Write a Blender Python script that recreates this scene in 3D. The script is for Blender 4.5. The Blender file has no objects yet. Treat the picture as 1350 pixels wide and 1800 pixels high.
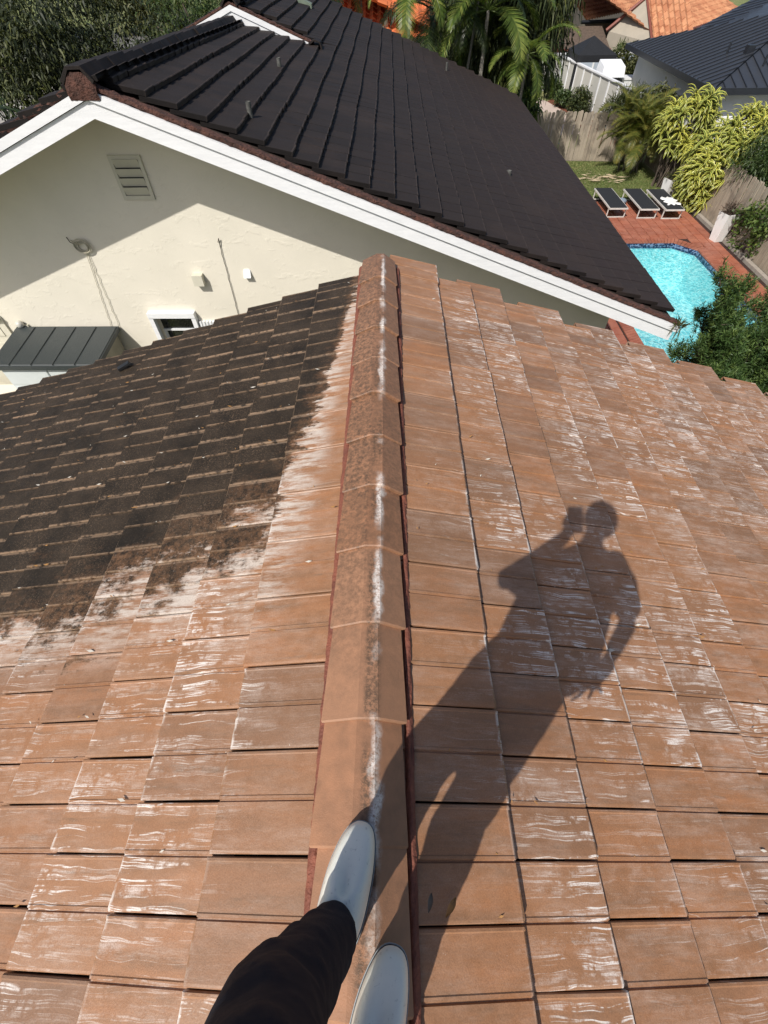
import bpy, bmesh, math, random
import numpy as np
from mathutils import Vector, Matrix, noise
random.seed(7); rng = np.random.default_rng(7)
S = bpy.context.scene; COL = S.collection; PI = math.pi
# ------------------------------------------------------------------ camera, sky, sun
cam_d = bpy.data.cameras.new('camera'); cam = bpy.data.objects.new('camera', cam_d); COL.objects.link(cam); S.camera = cam
cam_d.sensor_fit = 'VERTICAL'; cam_d.sensor_height = 24.0; cam_d.lens = 24.0*783/1800
cam_d.clip_start = 0.02; cam_d.clip_end = 600
cam.matrix_world = Matrix.Translation((0.05, 0, 6.5)) @ Matrix.Rotation(math.radians(37.0), 4, 'X') @ Matrix.Rotation(9/783, 4, 'Y')
S.render.resolution_x = 768; S.render.resolution_y = 1024
SUN = Vector((0.383, 0.557, -0.738)).normalized()
W = bpy.data.worlds.new('World'); S.world = W; W.use_nodes = True
wn = W.node_tree; bgn = wn.nodes['Background']
sky = wn.nodes.new('ShaderNodeTexSky'); sky.sky_type = 'NISHITA'; sky.sun_disc = False
sky.sun_elevation = math.radians(47.6); sky.sun_rotation = math.atan2(-SUN.x, -SUN.y)
sky.dust_density = 2.5; sky.air_density = .9
wn.links.new(sky.outputs[0], bgn.inputs[0]); bgn.inputs[1].default_value = 0.10
sl = bpy.data.lights.new('sun', 'SUN'); sl.energy = 4.4; sl.angle = math.radians(0.55); sl.color = (1, .955, .89)
so = bpy.data.objects.new('sun', sl); COL.objects.link(so); so.rotation_euler = SUN.to_track_quat('-Z', 'Y').to_euler()
S.view_settings.view_transform = 'Standard'; S.view_settings.look = 'None'; S.view_settings.exposure = 0.12; S.view_settings.gamma = 1
S.render.engine = 'CYCLES'
# ------------------------------------------------------------------ helpers
def tag(o, label=None, cat=None, group=None, kind=None):
    if label: o['label'] = label
    if cat: o['category'] = cat
    if group: o['group'] = group
    if kind: o['kind'] = kind
    return o
def empty(name, loc, label, cat, group=None):
    o = bpy.data.objects.new(name, None); COL.objects.link(o); o.location = loc; o.empty_display_size = .1
    return tag(o, label, cat, group)
def par(o, p):
    if p is not None:
        o.parent = p
        m = p.matrix_parent_inverse @ Matrix.Identity(4)
        # parents are only ever translated; world position of p:
        w = Vector((0, 0, 0)); q = p
        o.matrix_parent_inverse = worldm(p).inverted()
def worldm(p):
    m = Matrix.LocRotScale(p.location, p.rotation_euler, p.scale)
    if p.parent: m = worldm(p.parent) @ p.matrix_parent_inverse @ m
    return m
def link(name, me, m=None, parent=None, mw=None, smooth=False):
    o = bpy.data.objects.new(name, me); COL.objects.link(o)
    if m is not None and len(me.materials) == 0: me.materials.append(m)
    if mw is not None:
        l, r, s = mw.decompose(); o.location = l; o.rotation_euler = r.to_euler(); o.scale = s
    par(o, parent)
    if smooth:
        for p in me.polygons: p.use_smooth = True
    return o
def mesh(name, v, f, uv=None, smooth=False):
    me = bpy.data.meshes.new(name); me.from_pydata([tuple(a) for a in v], [], [tuple(a) for a in f]); me.update()
    if smooth: me.polygons.foreach_set('use_smooth', [True]*len(me.polygons))
    return me
class MB:
    """collects boxes, tubes and sheets into one mesh"""
    def __init__(s): s.v = []; s.f = []
    def add(s, v, f):
        n = len(s.v); s.v += [tuple(a) for a in v]; s.f += [tuple(i+n for i in a) for a in f]
    def box(s, a, b, mat=None):
        x0, y0, z0 = a; x1, y1, z1 = b
        v = [(x0,y0,z0),(x1,y0,z0),(x1,y1,z0),(x0,y1,z0),(x0,y0,z1),(x1,y0,z1),(x1,y1,z1),(x0,y1,z1)]
        if mat: v = [mat @ Vector(p) for p in v]
        s.add(v, [(3,2,1,0),(4,5,6,7),(0,1,5,4),(1,2,6,5),(2,3,7,6),(3,0,4,7)]); return s
    def hexa(s, v8):
        s.add(v8, [(3,2,1,0),(4,5,6,7),(0,1,5,4),(1,2,6,5),(2,3,7,6),(3,0,4,7)]); return s
    def tube(s, pts, rad, n=10, cap=True, sq=None):
        pts = [Vector(p) for p in pts]; rings = []
        up = Vector((0, 0, 1))
        for i, p in enumerate(pts):
            d = (pts[min(i+1, len(pts)-1)] - pts[max(i-1, 0)]).normalized()
            if i == 0:
                a = d.cross(up if abs(d.z) < .9 else Vector((0, 1, 0))).normalized()
            else:
                a = (a - d*a.dot(d)).normalized()
            b = d.cross(a); r = rad[i] if isinstance(rad, (list, tuple)) else rad
            ra, rb = r if isinstance(r, (list, tuple)) else (r, r)
            rings.append([p + a*(ra*math.cos(2*PI*k/n)) + b*(rb*math.sin(2*PI*k/n)) for k in range(n)])
        v = [q for r in rings for q in r]; f = []
        for i in range(len(rings)-1):
            for k in range(n): f.append((i*n+k, i*n+(k+1) % n, (i+1)*n+(k+1) % n, (i+1)*n+k))
        if cap: f.append(tuple(range(n-1, -1, -1))); f.append(tuple((len(rings)-1)*n+k for k in range(n)))
        s.add(v, f); return s
    def ell(s, c, r, rot=None, nu=16, nv=10):
        v = []; f = []
        for j in range(nv+1):
            t = PI*j/nv
            for i in range(nu):
                p = 2*PI*i/nu; q = Vector((r[0]*math.sin(t)*math.cos(p), r[1]*math.sin(t)*math.sin(p), r[2]*math.cos(t)))
                if rot: q = rot @ q
                v.append(q+Vector(c))
        for j in range(nv):
            for i in range(nu): f.append((j*nu+i, (j+1)*nu+i, (j+1)*nu+(i+1) % nu, j*nu+(i+1) % nu))
        s.add(v, f); return s
    def prism(s, poly, z0, z1):
        n = len(poly); v = [(x, y, z0) for x, y in poly]+[(x, y, z1) for x, y in poly]
        f = [tuple(range(n-1, -1, -1)), tuple(range(n, 2*n))]+[(i, (i+1) % n, n+(i+1) % n, n+i) for i in range(n)]
        s.add(v, f); return s
    def build(s, name, m, parent=None, smooth=False):
        me = mesh(name, s.v, s.f, smooth=smooth); return link(name, me, m, parent)
def remesh(o, vox, smooth=2):
    r = o.modifiers.new('r', 'REMESH'); r.mode = 'VOXEL'; r.voxel_size = vox; r.use_smooth_shade = True
    if smooth:
        k = o.modifiers.new('s', 'SMOOTH'); k.iterations = smooth; k.factor = .5
    return o
# ------------------------------------------------------------------ material node helpers
class NT:
    def __init__(s, name):
        s.m = bpy.data.materials.new(name); s.m.use_nodes = True; s.t = s.m.node_tree
        s.b = s.t.nodes['Principled BSDF']; s._P = None
    def n(s, typ, **kw):
        x = s.t.nodes.new('ShaderNode'+typ)
        for k, v in kw.items(): setattr(x, k, v)
        return x
    def put(s, sock, v):
        if isinstance(v, bpy.types.NodeSocket): s.t.links.new(v, sock)
        elif v is not None: sock.default_value = v
    def math(s, op, a, b=None, c=None, clamp=False):
        x = s.n('Math', operation=op, use_clamp=clamp); s.put(x.inputs[0], a); s.put(x.inputs[1], b)
        if c is not None: s.put(x.inputs[2], c)
        return x.outputs[0]
    def pos(s):
        if s._P is None:
            g = s.n('NewGeometry'); q = s.n('SeparateXYZ'); s.put(q.inputs[0], g.outputs['Position']); s._P = (g.outputs['Position'], q.outputs)
        return s._P[0]
    def xyz(s): s.pos(); return s._P[1]
    def scl(s, v, sc, off=(0, 0, 0)):
        x = s.n('Mapping'); s.put(x.inputs[0], v); x.inputs['Scale'].default_value = sc; x.inputs['Location'].default_value = off; return x.outputs[0]
    def noise(s, v, scale, detail=3, rough=.55, dist=0):
        x = s.n('TexNoise'); s.put(x.inputs['Vector'], v); x.inputs['Scale'].default_value = scale; x.inputs['Detail'].default_value = detail
        x.inputs['Roughness'].default_value = rough; x.inputs['Distortion'].default_value = dist; return x.outputs[0]
    def vor(s, v, scale, feature='F1', out=0):
        x = s.n('TexVoronoi', feature=feature); s.put(x.inputs['Vector'], v); x.inputs['Scale'].default_value = scale; return x.outputs[out]
    def rng(s, v, a, b, c=0., d=1., smooth=False):
        x = s.n('MapRange'); x.interpolation_type = 'SMOOTHSTEP' if smooth else 'LINEAR'
        s.put(x.inputs[0], v)
        for i, q in enumerate((a, b, c, d)): s.put(x.inputs[1+i], q)
        return x.outputs[0]
    def mix(s, f, a, b, op='MIX'):
        x = s.n('MixRGB', blend_type=op); s.put(x.inputs[0], f)
        s.put(x.inputs[1], a if isinstance(a, bpy.types.NodeSocket) else (*a, 1) if len(a) == 3 else a)
        s.put(x.inputs[2], b if isinstance(b, bpy.types.NodeSocket) else (*b, 1) if len(b) == 3 else b); return x.outputs[0]
    def ramp(s, v, stops, interp='LINEAR'):
        x = s.n('ValToRGB'); s.put(x.inputs[0], v); cr = x.color_ramp; cr.interpolation = interp
        while len(cr.elements) < len(stops): cr.elements.new(.5)
        for e, (p, c) in zip(cr.elements, stops):
            e.position = p; e.color = (c, c, c, 1) if not isinstance(c, (tuple, list)) else (*c, 1)
        return x.outputs[0]
    def col(s, c): s.put(s.b.inputs['Base Color'], c if isinstance(c, bpy.types.NodeSocket) else (*c, 1)); return s
    def rough(s, v): s.put(s.b.inputs['Roughness'], v); return s
    def bump(s, h, strength=.5, dist=.01):
        x = s.n('Bump'); x.inputs['Strength'].default_value = strength; x.inputs['Distance'].default_value = dist
        s.put(x.inputs['Height'], h); s.put(s.b.inputs['Normal'], x.outputs[0]); return s
    def attr(s, name):
        x = s.n('Attribute'); x.attribute_name = name; return x.outputs['Fac']
    def orand(s): x = s.n('ObjectInfo'); return x.outputs['Random']
def simple(name, c1, c2=None, scale=8, rough=.6, bump=.2, bscale=60, dist=.005, metal=0., spec=.4, stretch=(1, 1, 1), rand=0.):
    k = NT(name); P = k.scl(k.pos(), stretch); f = k.noise(P, scale, 5, .6)
    f = k.rng(f, .3, .7)
    c = k.mix(f, c1, c2 or tuple(x*.8 for x in c1))
    if rand:
        r = k.orand(); c = k.mix(1., c, k.ramp(r, [(0, 1-rand), (1, 1.0)]), 'MULTIPLY')
    k.col(c).rough(k.rng(k.noise(P, scale*2.3, 3), .3, .7, rough-.07, rough+.07)); k.b.inputs['Metallic'].default_value = metal
    k.b.inputs['Specular IOR Level'].default_value = spec
    if bump: k.bump(k.noise(P, bscale, 4, .6), bump, dist)
    return k.m
# ------------------------------------------------------------------ roof-tile materials
def tile_mat(name):
    k = NT(name); P = k.pos(); X, Y, Z = k.xyz()[0], k.xyz()[1], k.xyz()[2]
    uvn = k.n('UVMap'); sp = k.n('SeparateXYZ'); k.put(sp.inputs[0], uvn.outputs[0]); U, V = sp.outputs[0], sp.outputs[1]
    r = k.math('FRACT', k.math('ADD', k.orand(), k.attr('rnd')))
    r2 = k.math('FRACT', k.math('MULTIPLY', r, 7.31)); r3 = k.math('FRACT', k.math('MULTIPLY', r, 17.77))
    st = k.scl(P, (3.2, 16, 3.2)); blot = k.noise(st, 1.0, 4, .6, .3)
    grain = k.noise(P, 260, 3, .7); med = k.noise(P, 22, 4, .6)
    base = k.mix(k.rng(blot, .32, .68), (.385, .172, .076), (.245, .128, .066))
    base = k.mix(k.math('MULTIPLY', k.rng(med, .4, .75), .6), base, (.39, .20, .105))
    base = k.mix(k.math('MULTIPLY', r2, .65), base, (.36, .185, .095))
    base = k.mix(k.math('MULTIPLY', k.rng(r3, .5, 1.0), .7), base, (.20, .115, .07))
    smut = k.rng(k.noise(k.scl(P, (2.2, 34, 2.2), (3, 1, 9)), 1.0, 3, .6), .56, .72)
    base = k.mix(k.math('MULTIPLY', k.math('MULTIPLY', smut, k.rng(med, .35, .65)), .62), base, (.14, .095, .06))
    # lime bloom: wavy white lines running down the slope
    jog = k.noise(P, 5.0, 2); px = k.n('CombineXYZ'); k.put(px.inputs[0], k.math('MULTIPLY', X, 1.15))
    k.put(px.inputs[1], k.math('ADD', k.math('MULTIPLY', Y, 36.), k.math('ADD', k.math('MULTIPLY', jog, 1.7), k.math('MULTIPLY', r, 30.)))); k.put(px.inputs[2], k.math('MULTIPLY', r, 11.))
    ln = k.noise(px.outputs[0], 1.0, 3.5, .52); ridge = k.math('ABSOLUTE', k.math('SUBTRACT', ln, .5))
    line = k.rng(ridge, .0, .026, 1.35, 0., True)
    haze = k.math('MULTIPLY', k.rng(ln, .48, .62, 0, .8, True), k.rng(k.noise(k.scl(P, (9, 90, 9)), 1., 4, .75), .42, .62))
    brk = k.rng(k.noise(P, 11.0, 4, .75), .41, .56, 0, 1, True)
    zone = k.rng(k.noise(P, 1.15, 2), .34, .56, .25, 1, True)
    tm = k.rng(r2, .12, .50, .12, 1.15, True)
    near_butt = k.rng(U, .0, .85, 1., .15)
    wm = k.math('MULTIPLY', k.math('MULTIPLY', k.math('ADD', line, haze), brk), k.math('MULTIPLY', k.math('MULTIPLY', zone, tm), near_butt))
    wm = k.math('MULTIPLY', wm, k.rng(grain, .3, .55, .55, 1.0))
    edge = k.math('MULTIPLY', k.rng(U, .012, .035, 1., 0.), k.rng(k.noise(P, 14, 3), .47, .58))
    edge = k.math('MULTIPLY', edge, k.math('MULTIPLY', zone, tm))
    wm = k.math('MINIMUM', k.math('ADD', k.math('MULTIPLY', k.math('MULTIPLY', wm, 1.25), k.rng(k.math('ABSOLUTE', X), .40, .56, .16, 1.)), edge), .93)
    # foot-soil band kept clear of bloom close to the ridge tiles
    spk = k.rng(k.vor(P, 95.), .0, .13, 1., 0.); spk = k.math('MULTIPLY', spk, k.rng(k.noise(P, 23, 3), .55, .68)); wm = k.math('MAXIMUM', wm, k.math('MULTIPLY', spk, .7))
    bh = k.math('MULTIPLY', k.math('MULTIPLY', k.rng(k.noise(k.scl(P, (3, 8, 3)), 1, 5, .7), .46, .68), k.rng(k.noise(k.scl(P, (14, 60, 14)), 1, 4, .8), .30, .60)), k.rng(X, .3, 2.6, .22, .55)); base = k.mix(bh, base, (.62, .50, .42))
    clean = k.mix(wm, base, (.78, .71, .65))
    # dark algae on the left slope beyond the washed part
    bnd = k.ramp(k.rng(X, -4.2, -.1), [(0., .35/4), (.30, .62/4), (.53, .76/4), (.66, .80/4), (.76, .98/4), (.846, 1.12/4), (.893, 1.25/4), (.912, 1.62/4), (.941, 2.2/4), (.968, 3.3/4)])
    drip = k.noise(k.scl(P, (5., 17, 5.)), 1.0, 5, .75); rough_n = k.noise(P, 5.5, 6, .72)
    q = k.math('SUBTRACT', Y, k.math('MULTIPLY', bnd, 4.0)); q = k.math('ADD', q, k.math('MULTIPLY', k.math('SUBTRACT', drip, .5), k.rng(X, -.60, -.38, .62, 1.9)))
    q = k.math('ADD', q, k.math('MULTIPLY', k.math('SUBTRACT', rough_n, .5), k.rng(X, -.7, -.3, .95, .3)))
    q = k.math('ADD', q, k.math('MULTIPLY', k.math('SUBTRACT', r, .5), k.rng(X, -.7, -.3, .42, .10)))
    alg = k.math('MULTIPLY', k.math('MULTIPLY', k.rng(q, -.04, .12, 0, 1, True), k.rng(k.noise(P, 75, 4, .8), .22, .42, k.rng(q, .1, .6, .35, .85), 1.)), k.rng(X, -.12, -.16))
    ed = k.math('MAXIMUM', k.math('MAXIMUM', k.rng(V, .0, .05, 1., 0.), k.rng(V, .93, 1.0, 0., 1.)), k.rng(k.math('ABSOLUTE', k.math('SUBTRACT', V, .525)), .0, .03, 1., 0.))
    ed = k.math('MAXIMUM', ed, k.math('MULTIPLY', k.rng(U, .0, .025, 1., 0.), .6))
    wear = k.math('MAXIMUM', k.math('MULTIPLY', ed, k.rng(k.noise(P, 30, 3), .36, .52)), k.math('MULTIPLY', k.rng(k.noise(P, 120, 4, .8), .52, .74), k.rng(k.noise(P, 2.6, 3, .6), .36, .66, .15, .95)))
    wear = k.math('MULTIPLY', wear, k.rng(r3, 0, 1, .45, 1.))
    black = k.mix(k.rng(k.noise(P, 3.3, 4, .7), .35, .65), (.019, .0155, .012), (.046, .034, .024)); black = k.mix(k.math('MULTIPLY', k.rng(q, .02, .55, .85, .0), k.rng(k.noise(P, 26, 5, .8), .40, .58)), black, (.20, .105, .055)); black = k.mix(wear, black, (.33, .22, .14))
    # pale bloom just below the washed edge
    fr = k.math('MULTIPLY', k.rng(q, k.rng(X, -.75, -.5, -.55, -1.5), -.05, 0, 1, True), k.rng(k.noise(k.scl(P, (5, 26, 5)), 1, 4, .7), .42, .58))
    fr = k.math('MULTIPLY', k.math('MULTIPLY', fr, k.rng(X, -.14, -.18)), k.rng(Y, .6, .9))
    clean = k.mix(k.math('MULTIPLY', fr, .85), clean, (.62, .55, .48))
    c = k.mix(alg, clean, black)
    c = k.mix(k.math('MULTIPLY', k.rng(grain, .35, .65, 1, 0), .5), c, k.mix(1., c, (.55, .55, .55), 'MULTIPLY'))
    k.col(c); k.rough(k.rng(med, .3, .7, .42, .62)); k.put(k.b.inputs['Specular IOR Level'], k.rng(alg, 0, 1, .45, .12))
    h = k.math('ADD', k.math('MULTIPLY', grain, .5), k.math('MULTIPLY', k.noise(P, 70, 4, .7), .7))
    k.bump(h, .45, .0025); return k.m
def cap_mat():
    k = NT('ridge_cap_clay'); P = k.pos(); X, Y = k.xyz()[0], k.xyz()[1]; r = k.orand()
    grain = k.noise(P, 240, 4, .75); med = k.noise(P, 16, 4, .6)
    base = k.mix(k.rng(med, .3, .7), (.355, .170, .088), (.24, .120, .064))
    base = k.mix(k.math('MULTIPLY', r, .5), base, (.36, .20, .12))
    al = k.math('MULTIPLY', k.rng(k.math('ADD', Y, k.math('MULTIPLY', k.noise(P, 5, 3), .8)), .6, 1.7), k.rng(k.noise(P, 45, 5, .8), .38, .60))
    lf = k.rng(X, -.03, -.05); al = k.math('MULTIPLY', al, k.math('ADD', k.math('MULTIPLY', lf, .45), .48))
    base = k.mix(al, base, (.085, .05, .03))
    band = k.math('MULTIPLY', k.rng(X, -.045, -.025, 0, 1, True), k.rng(X, .004, .03, 1, 0, True))
    spk = k.math('MULTIPLY', band, k.rng(k.noise(P, 60, 5, .85), .42, .55)); zone = k.rng(k.noise(P, 4.5, 3), .36, .52)
    base = k.mix(k.math('MULTIPLY', k.math('MULTIPLY', spk, zone), .85), base, (.08, .05, .03))
    wl = k.rng(k.math('ABSOLUTE', k.math('ADD', k.math('SUBTRACT', X, .008), k.math('MULTIPLY', k.math('SUBTRACT', k.noise(P, 12, 3), .5), .05))), .004, .024, 1, 0, True)
    wl = k.math('MULTIPLY', k.math('MULTIPLY', wl, k.rng(k.noise(P, 90, 5, .8), .36, .54)), k.rng(k.noise(P, 3.4, 4), .44, .58))
    base = k.mix(k.math('MULTIPLY', wl, .85), base, (.74, .69, .64))
    k.col(base).rough(.5); k.bump(k.math('ADD', grain, k.math('MULTIPLY', k.noise(P, 60, 4), .8)), .4, .0025); return k.m
def dark_tile_mat():
    k = NT('dark_roof_tile'); P = k.pos(); r = k.math('FRACT', k.math('ADD', k.orand(), k.attr('rnd')))
    a = k.noise(k.scl(P, (2, 9, 2)), 1.3, 4, .6)
    c = k.mix(k.rng(a, .3, .7), (.0145, .0118, .0108), (.021, .0165, .0150)); X = k.xyz()[0]
    c = k.mix(k.rng(X, -1, 3.5, 0, .75), c, (.034, .0235, .0215))
    c = k.mix(k.math('MULTIPLY', r, .5), c, (.030, .023, .0205))
    c = k.mix(k.rng(k.noise(k.scl(P, (6, 30, 6)), 1, 3, .7), .66, .74, 0, .5), c, (.075, .06, .055))
    c = k.mix(k.rng(k.noise(P, 55, 2), .80, .83), c, (.4, .38, .35))
    uvn = k.n('UVMap'); sp = k.n('SeparateXYZ'); k.put(sp.inputs[0], uvn.outputs[0]); U, V = sp.outputs[0], sp.outputs[1]
    c = k.mix(k.math('MULTIPLY', k.rng(U, .02, .05, 1, 0), k.rng(k.noise(P, 9, 3), .35, .6, .2, .9)), c, (.075, .056, .047))
    c = k.mix(k.math('MULTIPLY', k.math('MAXIMUM', k.rng(V, 0, .03, 1, 0), k.rng(V, .97, 1., 0, 1)), .8), c, (.006, .005, .005))
    c = k.mix(k.rng(k.noise(P, 1.1, 4, .6), .5, .72, 0, .55), c, (.040, .028, .023))
    k.col(c).rough(k.rng(a, .3, .7, .62, .78)); k.b.inputs['Specular IOR Level'].default_value = .2
    k.bump(k.noise(k.scl(P, (30, 90, 30)), 1, 4, .7), .5, .004); return k.m
TILE = tile_mat('terracotta_tile'); CAP = cap_mat(); DTILE = dark_tile_mat()
MORTAR = simple('red_mortar', (.26, .085, .05), (.13, .045, .03), 14, .7, .8, 70, .01)
MORT2 = simple('brown_mortar', (.125, .052, .036), (.045, .024, .019), 12, .85, 1., 40, .03)
DECK = simple('underlay', (.05, .03, .022), (.03, .02, .016), 8, .9, .3)
# ------------------------------------------------------------------ tile geometry
def tile_geo(T, L, th, mirror, half=0, groove=True, gap=.006, seed=0):
    Wd = T-gap
    m = T/2-gap/2
    if half: Wd = T/2-gap; pr = [(0,-.004),(0,th-.004),(.003,th-.0012),(.009,th),(Wd-.014,th),(Wd-.010,th+.003),(Wd-.003,th+.002),(Wd,th-.003),(Wd,-.004)]
    elif groove: pr = [(0,-.004),(0,th-.004),(.003,th-.0012),(.009,th),(m-.007,th),(m-.005,th-.006),(m,th-.006),(m+.003,th+.0028),(m+.010,th+.0028),(m+.013,th),(Wd-.014,th),(Wd-.010,th+.003),(Wd-.003,th+.002),(Wd,th-.003),(Wd,-.004)]
    else: pr = [(0,-.004),(0,th-.003),(.004,th),(Wd-.004,th),(Wd,th-.003),(Wd,-.004)]
    rs = np.random.default_rng(seed)
    n = len(pr); v = []; uv = []
    for xi, x in enumerate((0., .007, L)):
        for (y, z) in pr:
            zz = z
            if xi == 0 and z > 0: zz = z-.006
            xx = x + (rs.normal(0, .0012) if xi < 2 else 0)
            yy = -y if mirror else y
            v.append((xx, yy, zz)); uv.append((x/L, y/Wd))
    f = []
    for i in range(2):
        for j in range(n-1):
            a = (i*n+j, (i+1)*n+j, (i+1)*n+j+1, i*n+j+1); f.append(a if mirror else a[::-1])
    c = tuple(range(n)); f.append(c if mirror else c[::-1])
    return v, f, uv
def tile_mesh(name, geo):
    v, f, uv = geo; me = mesh(name, v, f); ul = me.uv_layers.new(name='UVMap')
    idx = [l.vertex_index for l in me.loops]
    ul.data.foreach_set('uv', np.array([uv[i] for i in idx], dtype='f').ravel()); return me
def merged_tiles(name, items, mat, parent):
    V = []; F = []; UV = []; R = []
    for mw, (v, f, uv) in items:
        n = len(V); V += [mw @ Vector(p) for p in v]; F += [tuple(i+n for i in a) for a in f]; UV += uv; r = random.random(); R += [r]*len(v)
    me = mesh(name, V, F); ul = me.uv_layers.new(name='UVMap'); idx = np.empty(len(me.loops), dtype=np.int32); me.loops.foreach_get('vertex_index', idx)
    ul.data.foreach_set('uv', np.array(UV, dtype='f')[idx].ravel())
    at = me.attributes.new('rnd', 'FLOAT', 'POINT'); at.data.foreach_set('value', np.array(R, dtype='f'))
    o = link(name, me, mat, parent); o['kind'] = 'stuff'; return o
# ================================================================== FOREGROUND HOUSE (the roof one stands on)
T = .2955; TH = .031
houseA = empty('tiled_house', (0, 1.2, 0), 'nearest house with terracotta flat tile roof, half of one slope black with algae', 'house')
YF = 3.72; YB = -2.6; random.seed(11)
SL, SR = .318, .350; APEX = 4.818
def slopeA(side, x):   # deck height
    return APEX-(SL if side < 0 else SR)*abs(x)
cand = []
for side in (-1, 1):
    mirror = side > 0
    geos = [tile_geo(T, .405, TH, mirror, 0, True, .006, s) for s in range(3)]; hg = tile_geo(T, .405, TH, mirror, 1, False, .006, 5)
    mes = [tile_mesh('roof_tile', g) for g in geos]; hm = tile_mesh('roof_tile', hg)
    for m_ in mes+[hm]: m_.materials.append(TILE)
    sl = SL if side < 0 else SR; ang0 = math.atan(sl)
    ex = .315 if side < 0 else .290; first = .522 if side < 0 else .445
    for row in range(17 if side < 0 else 19):
        xb = first+row*ex
        y0 = -.020 if (row % 2 == 0) == (side < 0) else -.020-T/2
        ks = range(int((YB-y0)/T)-1, int((YF-y0)/T)+2)
        for kk in ks:
            ya = y0+kk*T; yb = ya+T; geo, me = random.choice(list(zip(geos, mes)))
            if yb > YF+.03:
                if ya+T/2 <= YF+.05: geo, me = hg, hm; yb = ya+T/2
                else: continue
            if ya < YB: continue
            tilt = (TH+.004)/ (ex/math.cos(ang0)) + random.gauss(0, .0035)
            a = ang0-tilt
            ux = Vector((-side*math.cos(a), 0, math.sin(a))); uy = Vector((0, -1 if mirror else 1, 0)); uz = ux.cross(uy)
            if uz.z < 0: uz = -uz
            jx = random.gauss(0, .0025); sag = .004*math.sin(ya*1.7+row)+.003*math.sin(row*.9+ya*.6)
            org = Vector((side*(xb+jx), yb-.006 if mirror else ya, slopeA(side, xb)+TH+.008+sag+random.gauss(0, .0015)))
            tw = random.gauss(0, .006); M = Matrix((ux, uy, uz)).transposed().to_4x4(); M = Matrix.Translation(org) @ M @ Matrix.Rotation(random.gauss(0, .004), 4, 'Z') @ Matrix.Rotation(tw, 4, 'X')
            c = Vector((side*(xb-.15), (ya+yb)/2, slopeA(side, xb-.15)))-Vector((.05, 0, 6.5))
            fw = Vector((0, math.cos(math.radians(53)), -math.sin(math.radians(53)))); upv = Vector((0, math.sin(math.radians(53)), math.cos(math.radians(53))))
            dz = c.dot(fw); vis = dz > .1 and abs(c.x/dz) < .95 and abs(c.dot(upv)/dz) < 1.25
            cand.append(((0 if vis else 1, c.length), M, geo, me))
cand.sort(key=lambda t: t[0])
for key, M, geo, me in cand[:296]: link('roof_tile', me, None, houseA, M)
merged_tiles('far_roof_tiles', [(M, geo) for key, M, geo, me in cand[296:]], TILE, houseA)
b = MB(); xl, xr = -6.0, 5.95
b.hexa([(xl,YB,slopeA(-1,xl)-.12),(0,YB,APEX-.12),(0,YF,APEX-.12),(xl,YF,slopeA(-1,xl)-.12),(xl,YB,slopeA(-1,xl)-.004),(0,YB,APEX-.004),(0,YF,APEX-.004),(xl,YF,slopeA(-1,xl)-.004)])
b.hexa([(0,YB,APEX-.12),(xr,YB,slopeA(1,xr)-.12),(xr,YF,slopeA(1,xr)-.12),(0,YF,APEX-.12),(0,YB,APEX-.004),(xr,YB,slopeA(1,xr)-.004),(xr,YF,slopeA(1,xr)-.004),(0,YF,APEX-.004)])
b.build('roof_deck', DECK, houseA)
CREAM = NT('cream_stucco'); P = CREAM.pos()
CREAM.col(CREAM.mix(CREAM.rng(CREAM.noise(P, 1.6, 5, .6), .3, .7), (.73, .685, .58), (.68, .64, .54))).rough(.75)
trw = CREAM.math('ADD', CREAM.math('MULTIPLY', CREAM.rng(CREAM.noise(CREAM.scl(P, (3, 3, 5)), 1.6, 5, .6, .4), .52, .66, 0, 1, True), 1.), CREAM.math('MULTIPLY', CREAM.noise(P, 60, 4, .7), .35))
CREAM.bump(trw, .45, .004); CREAM = CREAM.m
b = MB(); b.box((-5.5, -2.4, 0), (5.4, 3.3, 3.0)); b.build('wall', CREAM, houseA)
WHITE = simple('white_paint', (.80, .81, .82), (.72, .73, .74), 5, .45, .25, 30, .004, stretch=(1, 6, 6))
b = MB()
for s_, xe in ((-1, 6.0), (1, 5.95)):
    b.hexa([(0,YF,APEX-.30),(s_*xe,YF,slopeA(s_,xe)-.30),(s_*xe,YF+.03,slopeA(s_,xe)-.30),(0,YF+.03,APEX-.30),(0,YF,APEX-.03),(s_*xe,YF,slopeA(s_,xe)-.03),(s_*xe,YF+.03,slopeA(s_,xe)-.03),(0,YF+.03,APEX-.03)])
b.build('rake_board', WHITE, houseA)
# ridge tiles
def cap_geo(Lc, wide, top, rise, th, mir=False):
    pr = []
    xs = [(-wide, -rise), (-top, -.004), (top, -.004+.002), (wide*.86, -rise)]
    inn = [(x*.86, z-th) for x, z in xs]
    v = []; f = []
    for y, k in ((0, 1.06), (.006, 1.085), (Lc, .95)):
        lift = .014 if y < .1 else 0
        for x, z in xs: v.append((x*k, y, z*k+lift-(.004 if y == 0 else 0)))
        for x, z in inn[::-1]: v.append((x*k, y, z*k+lift))
    n = 8
    for i in range(2):
        for j in range(n): f.append((i*n+j, i*n+(j+1) % n, (i+1)*n+(j+1) % n, (i+1)*n+j))
    f += [(0, 7, 6, 1), (1, 6, 5, 2), (2, 5, 4, 3)]
    f += [(16, 17, 22, 23), (17, 18, 21, 22), (18, 19, 20, 21)]
    f = [a[::-1] for a in f]
    return v, f
capm = mesh('ridge_tile', *cap_geo(.40, .145, .031, .062, .016)); capm.materials.append(CAP)
bm = bmesh.new(); bm.from_mesh(capm); bmesh.ops.recalc_face_normals(bm, faces=bm.faces); bm.to_mesh(capm); bm.free()
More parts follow.
